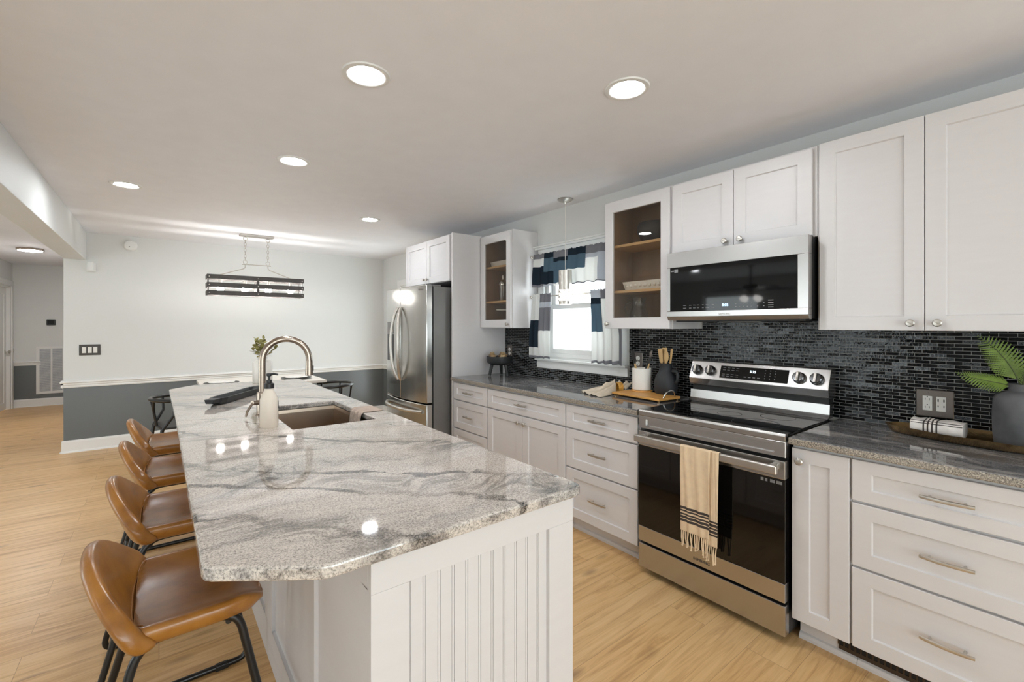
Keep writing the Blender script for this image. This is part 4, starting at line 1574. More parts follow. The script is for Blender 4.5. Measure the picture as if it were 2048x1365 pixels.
mb = MB()
zz = 1.9455
mb.rings([[(2.63 + a * wx, 3.50 + b * wy, z) for a, b in ((-1, -1), (1, -1), (1, 1), (-1, 1))] for wx, wy, z in ((.055, .12, zz), (.07, .135, zz + .055), (.064, .129, zz + .055), (.05, .115, zz + .008))], True, True)
tag(obj('baking_dish', mb, M['whitecer'], None, bevel=.003, loc=(2.63, 3.5, zz)), 'white rectangular dish on the top shelf by the refrigerator', 'dish')
zz = 1.6155
shk = thing('cocktail_shaker', 'cut glass cocktail shaker with silver top behind glass', 'shaker', (2.60, 3.47, zz))
obj('body', MB().lathe([(0, zz), (.035, zz), (.04, zz + .02), (.045, zz + .15), (0, zz + .15)], (2.60, 3.47, 0), 'z', 20), M['clear'], shk, True)
obj('lid', MB().lathe([(.047, zz + .1505), (.047, zz + .165), (.035, zz + .19), (.016, zz + .205), (.014, zz + .245), (.008, zz + .25), (0, zz + .25)], (2.60, 3.47, 0), 'z', 28), M['chrome'], shk, True)
zz = ZS0 + .0005
ck = thing('cake_stand', 'white pedestal cake stand on the cabinet bottom shelf', 'cake stand', (2.62, 3.42, zz))
obj('pedestal', MB().lathe([(0, zz), (.05, zz), (.045, zz + .012), (.014, zz + .03), (.012, zz + .09), (.03, zz + .118), (0, zz + .118)], (2.62, 3.42, 0), 'z', 32), M['clear'], ck, True)
obj('top', MB().lathe([(0, zz + .1185), (.105, zz + .1185), (.115, zz + .128), (.113, zz + .132), (0, zz + .127)], (2.62, 3.42, 0), 'z', 36), M['whitecer'], ck, True)

# ------------------------------------------------------------------ refrigerator and its surround
FP0, FP1 = 3.671, 3.692
t = thing('refrigerator_cabinet', 'tall white panel and two-door cabinet over the refrigerator', 'cabinet', (2.2, 4.2, 0))
obj('side_panel', MB().box(XD, XR - .001, FP0, FP1, 0, 2.252), M['cab'], t, bevel=.001)
obj('side_panel', MB().box(XD, XR - .001, 4.668, 4.688, 0, 2.252), M['cab'], t, bevel=.001)
obj('carcass', MB().box(XCF, XR - .001, FP1 + .0005, 4.667, 1.806, 2.252), M['cab'], t)
for kd, a, b in (('l', 4.192, 4.664), ('r', 3.735, 4.189)):
    d = obj('door', shaker('x-', XD, a, b, 1.81, 2.245, rail=.062), M['cab'], t)
    knob(d, XD, a + .035 if kd == 'l' else b - .035, 1.85)

fy0, fy1 = 3.735, 4.645
fym = (fy0 + fy1) / 2
fr = thing('refrigerator', 'stainless French-door refrigerator with curved handles and water dispenser', 'refrigerator', (2.3, fym, 0))
FXE, BOW = 1.925, .05                     # door edge front, bow at the middle


def fx_at(y):
    q = (y - fym) / ((fy1 - fy0) / 2)
    return FXE - BOW * (1 - q * q)


obj('cabinet_body', MB().box(2.0, 2.72, fy0 + .004, fy1 - .004, .03, 1.745), M['fridgeside'], fr, bevel=.004)
obj('hinge_cover', MB().box(1.985, 2.09, fy0 + .03, fy0 + .11, 1.7455, 1.765).box(1.985, 2.09, fy1 - .11, fy1 - .03, 1.7455, 1.765), M['fridgeside'], fr, bevel=.004)
obj('gasket', MB().box(1.987, 1.9995, fy0 + .012, fy1 - .012, .09, 1.735), M['black'], fr)


def bowed(y0, y1, z0, z1, back=1.986):
    n = 18
    pts = [(back, y0), (back, y1)] + [(fx_at(y1 + (y0 - y1) * k / n), y1 + (y0 - y1) * k / n) for k in range(n + 1)]
    return MB().poly([(x, y, z0) for x, y in pts], (0, 0, z1 - z0))


dl = obj('door', bowed(fym + .003, fy1, .668, 1.757), M['steelv'], fr, True, bevel=.006, angle=30)
drr = obj('door', bowed(fy0, fym - .003, .668, 1.757), M['steelv'], fr, True, bevel=.006, angle=30)
dz = obj('freezer_drawer', bowed(fy0, fy1, .075, .655), M['steelv'], fr, True, bevel=.006, angle=30)
for dd, s in ((dl, 1), (drr, -1)):
    pts = []
    for k in range(25):
        q = -1 + 2 * k / 24
        b = 1 - q * q
        y = fym + s * (.030 + .055 * b)
        pts.append((fx_at(y) - .008 - .06 * b ** .7, y, 1.205 + .355 * q))
    obj('handle', MB().tube(pts, .0145, 14), M['nickel'], dd, True)
pts = []
for k in range(25):
    q = -1 + 2 * k / 24
    y = fym + .40 * q
    pts.append((fx_at(y) - .006 - .05 * (1 - q ** 4), y, .585))
obj('handle', MB().tube(pts, .0155, 14), M['nickel'], dz, True)
# dispenser in the left door
mb = MB()
ya, yb = 4.37, 4.60
mb.poly([(fx_at(ya) - .004, ya, 1.30), (fx_at(yb) - .004, yb, 1.30), (fx_at(yb) + .02, yb, 1.30), (fx_at(ya) + .02, ya, 1.30)], (0, 0, .12))
dp = obj('dispenser_panel', mb, M['fridgeside'], dl, bevel=.003)
mb = MB().poly([(fx_at(ya) - .003, ya, 1.02), (fx_at(yb) - .003, yb, 1.02), (fx_at(yb) + .02, yb, 1.02), (fx_at(ya) + .02, ya, 1.02)], (0, 0, .275))
obj('dispenser_recess', mb, M['black'], dl)
text('SAMSUNG', .022, M['ltext'], drr, (fx_at(3.84) - .002, 3.84, 1.715))

# ------------------------------------------------------------------ range
ry0, ry1 = .811, 1.565
RXF = 2.12
rg = thing('kitchen_range', 'stainless electric range with black glass cooktop and oven door', 'range', (2.4, 1.188, 0))
obj('body', MB().box(RXF + .048, 2.74, ry0 + .004, ry1 - .004, .035, .893), M['black'], rg)
for x in (2.22, 2.66):
    for y in (ry0 + .05, ry1 - .05):
        obj('foot', MB().lathe([(0, 0), (.022, 0), (.022, .012), (.012, .016), (.012, .0345), (0, .0345)], (x, y, 0), 'z', 16), M['black'], rg, True)
obj('cooktop', MB().box(RXF + .032, 2.655, ry0, ry1, .8935, .914), M['blackgls'], rg, bevel=.003)
mb = MB()
for cx_, cy_, r in ((2.27, 1.0, .105), (2.27, 1.38, .085), (2.50, .99, .08), (2.50, 1.38, .095), (2.40, 1.19, .06)):
    mb.rings([[(cx_ + q * math.cos(a), cy_ + q * math.sin(a), z) for a in [2 * PI * k / 48 for k in range(48)]] for q, z in ((r, .9141), (r, .9145), (r - .0025, .9145), (r - .0025, .9141))], True, False, True)
obj('burner_ring', mb, M['slot'], rg)
mb = MB()
prof = [(RXF + .0475, .882), (RXF + .004, .882), (RXF + .002, .906), (RXF + .008, .915), (RXF + .03, .917), (RXF + .0315, .8935), (RXF + .0475, .893)]
mb.poly([(x, ry0, z) for x, z in prof], (0, ry1 - ry0, 0))
obj('front_trim', mb, M['steel'], rg, bevel=.002)
mb = shaker('x-', RXF + .004, ry0 + .0005, ry1 - .0005, .812, .8805, rail=.045, railb=.016, rec=.012, th=.043)
obj('vent_panel', mb, M['steel'], rg)
# oven door
od = obj('oven_door', MB().box(RXF, RXF + .042, ry0 + .0005, ry1 - .0005, .717, .798), M['steel'], rg, bevel=.003)
obj('door_trim', MB().box(RXF, RXF + .042, ry0 + .0005, ry1 - .0005, .186, .269), M['steel'], od, bevel=.003)
obj('door_glass', MB().box(RXF + .001, RXF + .041, ry0 + .001, ry1 - .001, .2695, .7165), M['ovenglass'], od, bevel=.001)
mb = MB().box(RXF - .062, RXF - .040, ry0 + .012, ry1 - .012, .748, .786)
for y in (ry0 + .03, ry1 - .055):
    mb.box(RXF - .040, RXF - .0002, y, y + .025, .752, .782)
obj('handle', mb, M['nickel'], od, bevel=.006, seg=3)
text('SAMSUNG', .019, M['ltext'], od, (RXF - .0012, 1.192, .214))
# small care stickers at the top right of the glass
mb = MB()
for k, (y, w) in enumerate(((.905, .012), (.888, .010), (.862, .02), (.835, .024))):
    mb.box(RXF + .0002, RXF + .0009, y - w / 2, y + w / 2, .694, .708)
obj('sticker', mb, M['legend'], od)
obj('storage_drawer', MB().box(RXF + .002, RXF + .044, ry0 + .0005, ry1 - .0005, .04, .172), M['steel'], rg, bevel=.004)
# backguard
prof = [(2.6555, .9145), (2.625, .9155), (2.645, .924), (2.655, .934), (2.660, .983), (2.70, .983), (2.70, .9145)]
bg = obj('backguard', MB().poly([(x, ry0, z) for x, z in prof], (0, ry1 - ry0, 0)), M['steel'], rg, True, angle=25)
obj('vent_slot', MB().box(2.672, 2.735, ry0 + .008, ry1 - .008, .9835, 1.012), M['black'], rg)
prof = [(2.662, 1.0125), (2.648, 1.022), (2.638, 1.058), (2.6395, 1.062), (2.679, 1.160), (2.684, 1.163), (2.745, 1.163), (2.745, 1.0125)]
cp = obj('control_panel', MB().poly([(x, ry0, z) for x, z in prof], (0, ry1 - ry0, 0)), M['steel'], rg, bevel=.002)
tilt = math.atan2(.0395, .098)
cpx = lambda z: 2.6395 + (z - 1.062) * .0395 / .098
npx = Vector((-math.cos(tilt), 0, math.sin(tilt)))


def cpt(y, z, off):
    return Vector((cpx(z), y, z)) + npx * off


def on_panel(y0, y1, z0, z1, th):
    mb = MB()
    a = [cpt(y, z, 0.0003) for y, z in ((y0, z0), (y1, z0), (y1, z1), (y0, z1))]
    return mb.poly(a, npx * th)


dsp = obj('display', on_panel(1.0, 1.373, 1.072, 1.142, .0012), M['blackgls'], cp)
o = text('5:35', .02, M['digitw'], cp, cpt(1.185, 1.118, .0022), name='clock_digits', pitch=-tilt)
mb = MB()
for r_, z in enumerate((1.131, 1.118, 1.094, 1.083)):
    for c_ in range(4):
        y = 1.35 - c_ * .026
        a = [cpt(y + q, z + w, .0017) for q, w in ((-.008, -.0012), (.008, -.0012), (.008, .0012), (-.008, .0012))]
        mb.poly(a, npx * .0002)
for r_ in range(4):
    for c_ in range(3):
        y, z = 1.118 - c_ * .026, 1.131 - r_ * .0145
        a = [cpt(y + q, z + w, .0017) for q, w in ((-.002, -.0025), (.002, -.0025), (.002, .0025), (-.002, .0025))]
        mb.poly(a, npx * .0002)
for c_ in range(4):
    y = 1.225 - c_ * .025
    a = [cpt(y + q, 1.087 + w, .0017) for q, w in ((-.007, -.002), (.007, -.002), (.007, .002), (-.007, .002))]
    mb.poly(a, npx * .0002)
obj('legend_print', mb, M['legend'], cp)
for y in (1.518, 1.432, .947, .866):
    mb = MB()
    c0 = cpt(y, 1.107, 0)
    rings = []
    s_ = Vector((0, 1, 0))
    u_ = npx.cross(s_)
    for r, h in ((.031, .0003), (.0315, .005), (.028, .007), (.027, .024), (.024, .027), (.0005, .0275)):
        rings.append([c0 + npx * h + (s_ * math.cos(a) + u_ * math.sin(a)) * r for a in [2 * PI * k / 32 for k in range(32)]])
    mb.rings(rings)
    kn = obj('knob', mb, M['darksteel'], cp, True)
    mb = MB()
    a = [c0 + npx * .0275 + s_ * q + u_ * w for q, w in ((-.006, -.0225), (.006, -.0225), (.006, .0225), (-.006, .0225))]
    mb.poly(a, npx * .011)
    obj('grip', mb, M['nickel'], kn, bevel=.002)
    a = [c0 + npx * .0387 + s_ * q + u_ * w for q, w in ((-.001, .004), (.001, .004), (.001, .020), (-.001, .020))]
    obj('pointer', MB().poly(a, npx * .0004), M['black'], kn)

# towel over the oven handle
tw = thing('kitchen_towel', 'cream fringed towel with dark stripes hanging on the oven handle', 'towel', (RXF - .06, 1.17, .40))
HXo = RXF - .062


def sheet(ya, yb, zbot, xoff, name, seed, fold=0.006):
    rn = random.Random(seed)
    ph = rn.uniform(0, 6)
    nu, nv = 22, 46

    def fn(i, j):
        y = ya + (yb - ya) * i
        s = j
        if s < .08:                              # over the top of the bar
            q = s / .08
            x = HXo + .012 - (.012 + xoff) * q
            z = .7885 + .002 * math.sin(q * PI)
        else:
            q = (s - .08) / .92
            x = HXo - xoff - .003 * q
            z = .789 - (.789 - zbot) * q
        rip = fold * math.sin(i * 9 + ph + s * 1.5) * min(1, s * 3) + .35 * fold * math.sin(i * 23 + s * 5)
        z -= .018 * i * s if False else 0
        return (x - abs(rip) * .9 - rip * .1, y + .006 * s * (1 - 2 * i), z - .012 * (1 - i) * 0)
    L = .789 - zbot

    def mi(i, j):
        z = fn(0, (j + .5) / nv)[2]
        d = z - zbot
        for k in range(5):
            if abs(d - (.05 + .0185 * k)) < .0066:
                return 1
        return 0
    mb = MB().grid(fn, nu, 110, mi=lambda i, j: 1 if any(abs((fn(0, (j + .5) / 110)[2] - zbot) - (.052 + .0155 * k)) < .0049 for k in range(5)) else 0)
    o = obj(name, mb, [M['towel'], M['tstripe']], tw, True, solid=.003, angle=0)
    fm = MB()
    n = 15 if yb - ya > .12 else 7
    for k in range(n):
        i = (k + .5) / n
        p = Vector(fn(i, 1))
        l = rn.uniform(.055, .08)
        sw = rn.uniform(-.008, .008)
        fm.tube([p, p + Vector((-.003, sw * .5, -l * .5)), p + Vector((.001, sw, -l)), p + Vector((-.001, sw * 1.1, -l - .008))], [.0022, .003, .0034, .0045], 6)
    obj('fringe', fm, M['towel'], o, True)
    return o


sheet(1.105, 1.262, .372, .010, 'front_layer', 1)
sheet(1.068, 1.150, .345, .0035, 'back_layer', 5, .003)

# ------------------------------------------------------------------ microwave
my0, my1, mz0, mz1 = .812, 1.558, 1.413, 1.811
MXF = 2.385
mw = thing('microwave', 'over-the-range stainless microwave with black glass door', 'microwave', (2.55, 1.185, mz0))
obj('case', MB().box(MXF + .042, XR - .008, my0 + .003, my1 - .003, mz0 + .004, mz1 - .002), M['black'], mw, bevel=.003)
obj('grille_bottom', MB().box(MXF + .05, XR - .03, my0 + .03, my1 - .03, mz0 - .008, mz0 + .0035), M['black'], mw, bevel=.002)
obj('task_light', MB().box(MXF + .12, MXF + .19, 1.10, 1.30, mz0 - .0105, mz0 - .0085), M['switch'], mw)
gl = (my0 + .046, my1 - .022, 1.466, 1.722)
prof_y = [my0, my1]
mb = MB()
f4 = lambda y0, y1, z0, z1: mb.box(MXF, MXF + .041, y0, y1, z0, z1)
f4(my0, gl[0], gl[2], gl[3])
f4(gl[1], my1, gl[2], gl[3])
f4(my0, my1, gl[3] + .0003, mz1 - .001)
f4(my0, my1, mz0 + .022, gl[2] - .0003)
mb.poly([(MXF, my0, mz0 + .0215), (MXF + .014, my0, mz0), (MXF + .041, my0, mz0), (MXF + .041, my0, mz0 + .0215)], (0, my1 - my0, 0))
md = obj('door', mb, M['steel'], mw, bevel=.0015)
obj('window', MB().box(MXF + .001, MXF + .04, gl[0] + .0005, gl[1] - .0005, gl[2], gl[3]), M['blackgls'], md)
text('8:05', .021, M['digit'], md, (MXF + .0004, 1.206, 1.494), name='clock_digits')
text('SAMSUNG', .014, M['gtext'], md, (MXF - .0002, 1.21, 1.446))
mb = MB()
for r_, z in enumerate((1.499, 1.483)):
    for y, w in ((1.442, .018), (1.408, .014), (1.383, .014), (1.361, .012), (1.332, .010), (1.305, .02), (1.273, .014)):
        mb.box(MXF + .0003, MXF + .0009, y - w / 2, y + w / 2, z - .0016, z + .0016)
    for y in (1.15, 1.13, 1.11, 1.09, 1.07, 1.04, 1.01):
        mb.box(MXF + .0003, MXF + .0009, y - .003, y + .003, z - .0022, z + .0022)
for z in (1.51, 1.498, 1.486, 1.476):
    mb.box(MXF + .0003, MXF + .0009, .965, .99, z - .002, z + .002)
obj('legend_print', mb, M['legend'], md)
obj('sticker', MB().box(MXF + .0002, MXF + .0009, 1.485, 1.508, 1.693, 1.712).box(MXF + .0002, MXF + .0009, 1.511, 1.531, 1.698, 1.706), M['legend'], md)

# ------------------------------------------------------------------ window dressing
CX = 2.70
W_, G_, L_, N_, B_ = 0, 1, 2, 3, 4
CM = ['curt_w', 'curt_g', 'curt_l', 'curt_n', 'curt_b']


def rod(z, label):
    t = thing('curtain_rod', label, 'curtain rod', (CX, 2.65, z), 'slim curtain rods')
    mb = MB().tube([(CX, 2.135, z), (CX, 3.155, z)], .006, 12)
    obj('bar', mb, M['nickel'], t, True)
    for y, s in ((3.155, 1), (2.135, -1)):
        obj('finial', MB().lathe([(0, 0), (.008, 0), (.013, s * .004), (.013, s * .012), (.009, s * .015), (.014, s * .02), (.015, s * .03), (.009, s * .035), (0, s * .035)], (CX, y, z), 'y', 16), M['nickel'], t, True)
        obj('bracket', MB().tube([(CX + .002, y - s * .02, z), (CX + .06, y - s * .02, z)], .005, 8), M['nickel'], t, True)
    return t


rod(2.005, 'upper slim nickel rod carrying the valance')
rod(1.642, 'lower slim nickel rod carrying the cafe curtains')


def curtain(name, label, ya0, ya1, yb0, yb1, z0, z1, pat, cols, rows, folds, amp, group, seed):
    """hangs from z1 (span ya) to z0 (span yb); pat[row][col], row 0 at top; y runs right to left in the photo"""
    rn = random.Random(seed)
    nu, nv = 84, 60
    ph = [rn.uniform(0, 6.28) for _ in range(4)]

    def fn(i, j):
        # i: 0 = left in the photo (larger y) .. 1 right ; j: 0 top .. 1 bottom
        top = ya0 + (ya1 - ya0) * i
        bot = yb0 + (yb1 - yb0) * i
        e = min(1, j * 1.6)
        y = top + (bot - top) * e
        a = amp * (.45 + .55 * e)
        x = CX - .009 - a * (1 + math.sin(i * folds * 2 * PI + ph[0] + .8 * math.sin(j * 2.4 + ph[1]))) * .6 - .3 * a * math.sin(i * folds * 4.6 + ph[2])
        z = z1 - (z1 - z0) * j + .0035 * math.sin(i * folds * 2 * PI + ph[3]) * j
        if j < .0001:
            z += .010 + .003 * math.sin(i * folds * 13) + .002 * math.sin(i * folds * 31)
        return (x, y, z)

    def mi(i, j):
        u, v = (i + .5) / nu, (j + .5) / nv
        c = sum(1 for q in cols if u > q)
        r = sum(1 for q in rows[c] if v > q)
        return pat[c][r]
    o = obj(name, MB().grid(fn, nu, nv, mi=mi), [M[k] for k in CM], None, True, solid=.0012, angle=0, loc=(CX, (ya0 + ya1) / 2, z1))
    return tag(o, label, 'curtain', group)


# valance columns, left to right in the photo
curtain('window_valance', 'short patchwork valance of grey, navy, blue and white panels', 3.125, 2.15, 3.13, 2.15, 1.728, 2.012,
        [[G_, W_, N_, G_], [N_, B_, N_, L_], [G_, N_, B_, W_], [N_, B_, W_, G_], [G_, L_, W_, G_], [G_, L_, G_]],
        [.16, .27, .45, .66, .80],
        [[.12, .36, .93], [.14, .55, .93], [.17, .28, .93], [.16, .56, .96], [.2, .32, .96], [.2, .96]], 9, .018, 'patchwork window curtains', 2)
curtain('cafe_curtain', 'left patchwork cafe curtain, navy and white, below the valance', 3.125, 2.89, 3.166, 2.885, 1.092, 1.655,
        [[W_, N_, W_, G_], [G_, L_, G_, W_, G_]], [.36],
        [[.40, .84, .96], [.12, .2, .56, .965]], 4, .018, 'patchwork window curtains', 4)
curtain('cafe_curtain', 'right patchwork cafe curtain, blue and white, below the valance', 2.437, 2.15, 2.41, 2.115, 1.090, 1.655,
        [[L_, N_, B_, W_, G_], [G_, W_, W_, G_], [G_, L_, W_, G_], [G_]], [.36, .62, .84],
        [[.1, .18, .56, .96], [.12, .3, .955], [.12, .3, .955], []], 4, .018, 'patchwork window curtains', 9)

# pendant over the window
px, py = 2.615, 2.645
pd = thing('pendant_light', 'small nickel cylinder pendant with pierced glowing band by the window', 'pendant light', (px, py, ZC))
obj('canopy', MB().lathe([(0, ZC - .0005), (.062, ZC - .0005), (.064, ZC - .006), (.045, ZC - .02), (.012, ZC - .03), (.008, ZC - .045), (0, ZC - .045)], (px, py, 0), 'z', 36), M['nickel'], pd, True)
obj('cord', MB().tube([(px, py, ZC - .044), (px, py, 1.835)], .0022, 8), M['switch'], pd, True)
pr0 = .054
obj('shade', MB().lathe([(0, 1.835), (pr0, 1.832), (pr0, 1.675), (pr0 - .002, 1.675), (pr0 - .002, 1.829), (0, 1.832)], (px, py, 0), 'z', 40), M['nickel'], pd, True, angle=30)
# pierced band: metal web with round holes in front of a glowing sleeve
mb = MB()
for r_ in range(7):
    for k in range(26):
        a = 2 * PI * (k + (r_ % 2) * .5) / 26 + .12 * math.sin(r_ * 2.1 + k)
        z = 1.588 + r_ * .0138
        c = Vector((px + pr0 * math.cos(a), py + pr0 * math.sin(a), z))
        s_ = Vector((-math.sin(a), math.cos(a), 0))
        n_ = Vector((math.cos(a), math.sin(a), 0))
        rr = .0062
        mb.tube([c + s_ * rr * math.cos(q) + Vector((0, 0, rr * math.sin(q))) for q in [2 * PI * e / 9 for e in range(9)]], .0021, 5, True)
obj('pierced_band', mb, M['nickel'], pd, True)
obj('lower_rim', MB().lathe([(pr0, 1.583), (pr0, 1.556), (pr0 - .002, 1.556), (pr0 - .002, 1.583)], (px, py, 0), 'z', 40), M['nickel'], pd, True, angle=30)
obj('glow_sleeve', MB().lathe([(pr0 - .006, 1.674), (pr0 - .006, 1.57), (pr0 - .008, 1.57), (pr0 - .008, 1.674)], (px, py, 0), 'z', 32), M['pend_glow'], pd, True)

# ------------------------------------------------------------------ outlets on the tiles
def outlet(label, y, z, w, h, gangs, kinds):
    t = thing('wall_outlet', label, 'outlet', (TX, y, z), 'pewter outlet plates')
    obj('plate', MB().box(TX - .007, TX - .0005, y - w / 2, y + w / 2, z - h / 2, z + h / 2), M['pewter'], t, bevel=.005, seg=1)
    for k in range(gangs):
        yy = y + (k - (gangs - 1) / 2) * -.046
        kd = kinds[k]
        if kd == 'duplex':
            for q in (-.0195, .0195):
                f_ = obj('receptacle', MB().lathe([(0, 0), (.0165, 0), (.0165, -.003), (0, -.003)], (TX - .0068, yy, z + q), 'x', 20), M['switch'], t)
                obj('slot', MB().box(TX - .0102, TX - .0099, yy - .007, yy - .005, z + q - .003, z + q + .006).box(TX - .0102, TX - .0099, yy + .005, yy + .007, z + q - .003, z + q + .006).box(TX - .0102, TX - .0099, yy - .002, yy + .002, z + q - .010, z + q - .006), M['slot'], f_)
        else:
            f_ = obj('receptacle', MB().box(TX - .0105, TX - .0069, yy - .0165, yy + .0165, z - .033, z + .033), M['switch'], t, bevel=.002)
            mb = MB()
            if kd == 'gfci':
                for q in (-.018, .018):
                    mb.box(TX - .0108, TX - .0104, yy - .008, yy - .006, z + q - .004, z + q + .005).box(TX - .0108, TX - .0104, yy + .006, yy + .008, z + q - .004, z + q + .005).box(TX - .0108, TX - .0104, yy - .002, yy + .002, z + q + .009, z + q + .013)
            else:
                for dy in (-.0095, .0095):
                    mb.box(TX - .0108, TX - .0104, yy + dy - .0022, yy + dy + .0022, z + .010, z + .022).box(TX - .0108, TX - .0104, yy + dy - .0018, yy + dy + .0018, z - .014, z - .006)
            obj('slot', mb, M['slot'], f_)
        mb = MB()
        for q in (-.048, .048) if kd != 'duplex' else (0,):
            mb.lathe([(0, 0), (.003, 0), (.0025, -.0015), (0, -.0015)], (TX - .0069, yy, z + q), 'x', 10)
        obj('screw', mb, M['pewter'], t)
    return t


outlet('two-gang pewter outlet plate on the tiles near the fern', .439, 1.030, .128, .124, 2, ['gfci', 'usb'])
outlet('pewter outlet plate behind the white utensil crock', 2.045, 1.125, .075, .12, 1, ['duplex'])
outlet('pewter outlet plate near the footed black bowl', 3.585, 1.125, .075, .12, 1, ['duplex'])

# ------------------------------------------------------------------ counter items
ZK2 = .9055
# footed bowl
bx_, by_ = 2.56, 3.475
fb = thing('footed_bowl', 'black three-legged wooden bowl on the far end of the counter', 'bowl', (bx_, by_, ZK2))
obj('bowl', MB().lathe([(0, ZK2 + .105), (.085, ZK2 + .105), (.118, ZK2 + .125), (.125, ZK2 + .15), (.125, ZK2 + .185), (.117, ZK2 + .185), (.112, ZK2 + .15), (.08, ZK2 + .13), (0, ZK2 + .13)], (bx_, by_, 0), 'z', 40), M['blackw'], fb, True)
for k in range(3):
    a = 2 * PI * k / 3 + .75
    obj('leg', MB().tube([(bx_ + .10 * math.cos(a), by_ + .10 * math.sin(a), ZK2 + .0035), (bx_ + .075 * math.cos(a), by_ + .075 * math.sin(a), ZK2 + .112)], [.013, .017], 12), M['blackw'], fb, True)
rn = random.Random(11)
for dx_, dy_, dz_, R, lb in ((-.048, .05, .162, .044, 'left dried cream flower head in the footed bowl'), (-.005, -.06, .162, .046, 'right dried cream flower head in the footed bowl'), (.058, .03, .162, .044, 'dried cream flower head at the back of the footed bowl')):
    mb = MB()
    c = Vector((bx_ + dx_, by_ + dy_, ZK2 + dz_ + .02))
    mb.ball(c, R * .62, 2)
    for k in range(90):
        d = Vector((rn.gauss(0, 1), rn.gauss(0, 1), rn.gauss(.3, 1)))
        d.normalize()
        leaf_blade(mb, c + d * R * .5, d + Vector((rn.uniform(-.5, .5), rn.uniform(-.5, .5), rn.uniform(-.3, .5))), R * rn.uniform(.42, .68), R * .2)
    tag(obj('dried_flower', mb, M['dried'], None, True, loc=c), lb, 'dried flower', 'dried flower heads')

# serving board
sv = thing('serving_board', 'honey-coloured wooden serving board with a metal loop handle', 'serving board', (2.52, 1.80, ZK2))
zb0, zb1 = ZK2 + .012, ZK2 + .026
ang = math.radians(-4)


def rot2(x, y, cx=2.53, cy=1.815):
    return (cx + (x - cx) * math.cos(ang) - (y - cy) * math.sin(ang), cy + (x - cx) * math.sin(ang) + (y - cy) * math.cos(ang))


pts = [rot2(x, y) for x, y in ((2.425, 1.62), (2.635, 1.62), (2.635, 2.01), (2.425, 2.01))]
obj('board', MB().poly([(x, y, zb0) for x, y in pts], (0, 0, zb1 - zb0)), M['board'], sv, bevel=.003)
for x, y in ((2.44, 1.635), (2.62, 1.635), (2.62, 1.995), (2.44, 1.995)):
    q = rot2(x, y)
    obj('foot', MB().lathe([(0, ZK2), (.007, ZK2), (.009, zb0 - .0003), (0, zb0 - .0003)], (q[0], q[1], 0), 'z', 12), M['gold'], sv, True)
for y in (1.628,):
    s_ = -1 if y < 1.8 else 1
    pp = []
    for k in range(13):
        a = PI * k / 12
        x = 2.53 - .055 * math.cos(a)
        q = rot2(x, y + s_ * .012 * math.sin(a))
        pp.append((q[0], q[1], zb1 + .001 + .045 * math.sin(a)))
    obj('handle', MB().tube(pp, .004, 10), M['chrome'], sv, True)

ZBD = zb1 + .0004
# crock with tools, coaster under it
q = (2.632, 1.915)
tag(obj('wooden_coaster', MB().lathe([(0, ZBD), (.07, ZBD), (.072, ZBD + .004), (.07, ZBD + .008), (0, ZBD + .008)], (q[0], q[1], 0), 'z', 40), M['board'], None, True, loc=(q[0], q[1], ZBD)), 'round wooden coaster under the white crock', 'coaster')
zc0 = ZBD + .0085
ckr = thing('utensil_crock', 'white ribbed ceramic crock holding knives and spatulas', 'crock', (q[0], q[1], zc0))
mb = MB()
rings = []
for r, h in ((.0, 0), (.058, 0), (.063, .004)):
    rings.append([(q[0] + max(r, 1e-4) * math.cos(a), q[1] + max(r, 1e-4) * math.sin(a), zc0 + h) for a in [2 * PI * k / 72 for k in range(72)]])
for j in range(37):
    h = .006 + .136 * j / 36
    rings.append([(q[0] + (.0635 + .0011 * math.sin(k * PI / 2 + j * PI / 2)) * math.cos(2 * PI * k / 72), q[1] + (.0635 + .0011 * math.sin(k * PI / 2 + j * PI / 2)) * math.sin(2 * PI * k / 72), zc0 + h) for k in range(72)])
for r, h in ((.064, .146), (.062, .15), (.059, .15), (.058, .02), (0, .018)):
    rings.append([(q[0] + max(r, 1e-4) * math.cos(a), q[1] + max(r, 1e-4) * math.sin(a), zc0 + h) for a in [2 * PI * k / 72 for k in range(72)]])
mb.rings(rings)
obj('body', mb, M['whitecer'], ckr, True, angle=60)


def tool(name, label, cat, base, tip, hl, hmat, bmat, bw, kind, grp):
    """handle then blade from base towards tip"""
    b, e = Vector(base), Vector(tip)
    d = (e - b).normalized()
    t = thing(name, label, cat, tuple(b), grp)
    L = (e - b).length
    obj('handle', MB().tube([b, b + d * hl * .5, b + d * hl], [.0065, .0085, .0065], 10), hmat, t, True)
    s_ = Vector((0.25, 1, 0))
    s_ = (s_ - d * s_.dot(d)).normalized()
    n_ = d.cross(s_) * .0012
    p0 = b + d * (hl + .0005)
    pl = L - hl
    if kind == 'knife':
        out = [(-.003, 0), (-.004, .12), (-bw * .5, .2), (-bw * .5, .8), (bw * .2, 1), (bw * .5, .75), (bw * .5, .2), (.004, .12), (.003, 0)]
    elif kind == 'spoon':
        out = [(-.004, 0), (-.005, .2)] + [(-bw * .5 * math.sin(PI * k / 8), .25 + .75 * (1 - math.cos(PI * k / 8)) / 2) for k in range(1, 8)] + [(0, 1)] + [(bw * .5 * math.sin(PI * k / 8), .25 + .75 * (1 - math.cos(PI * k / 8)) / 2) for k in range(7, 0, -1)] + [(.005, .2), (.004, 0)]
    else:
        out = [(-.005, 0), (-bw * .4, .35), (-bw * .5, .95), (-bw * .4, 1), (bw * .4, 1), (bw * .5, .95), (bw * .4, .35), (.005, 0)]
    a = [p0 + s_ * u + d * pl * v - n_ for u, v in out]
    obj('blade' if kind == 'knife' else 'head', MB().poly(a, n_ * 2), bmat, t)
    return t


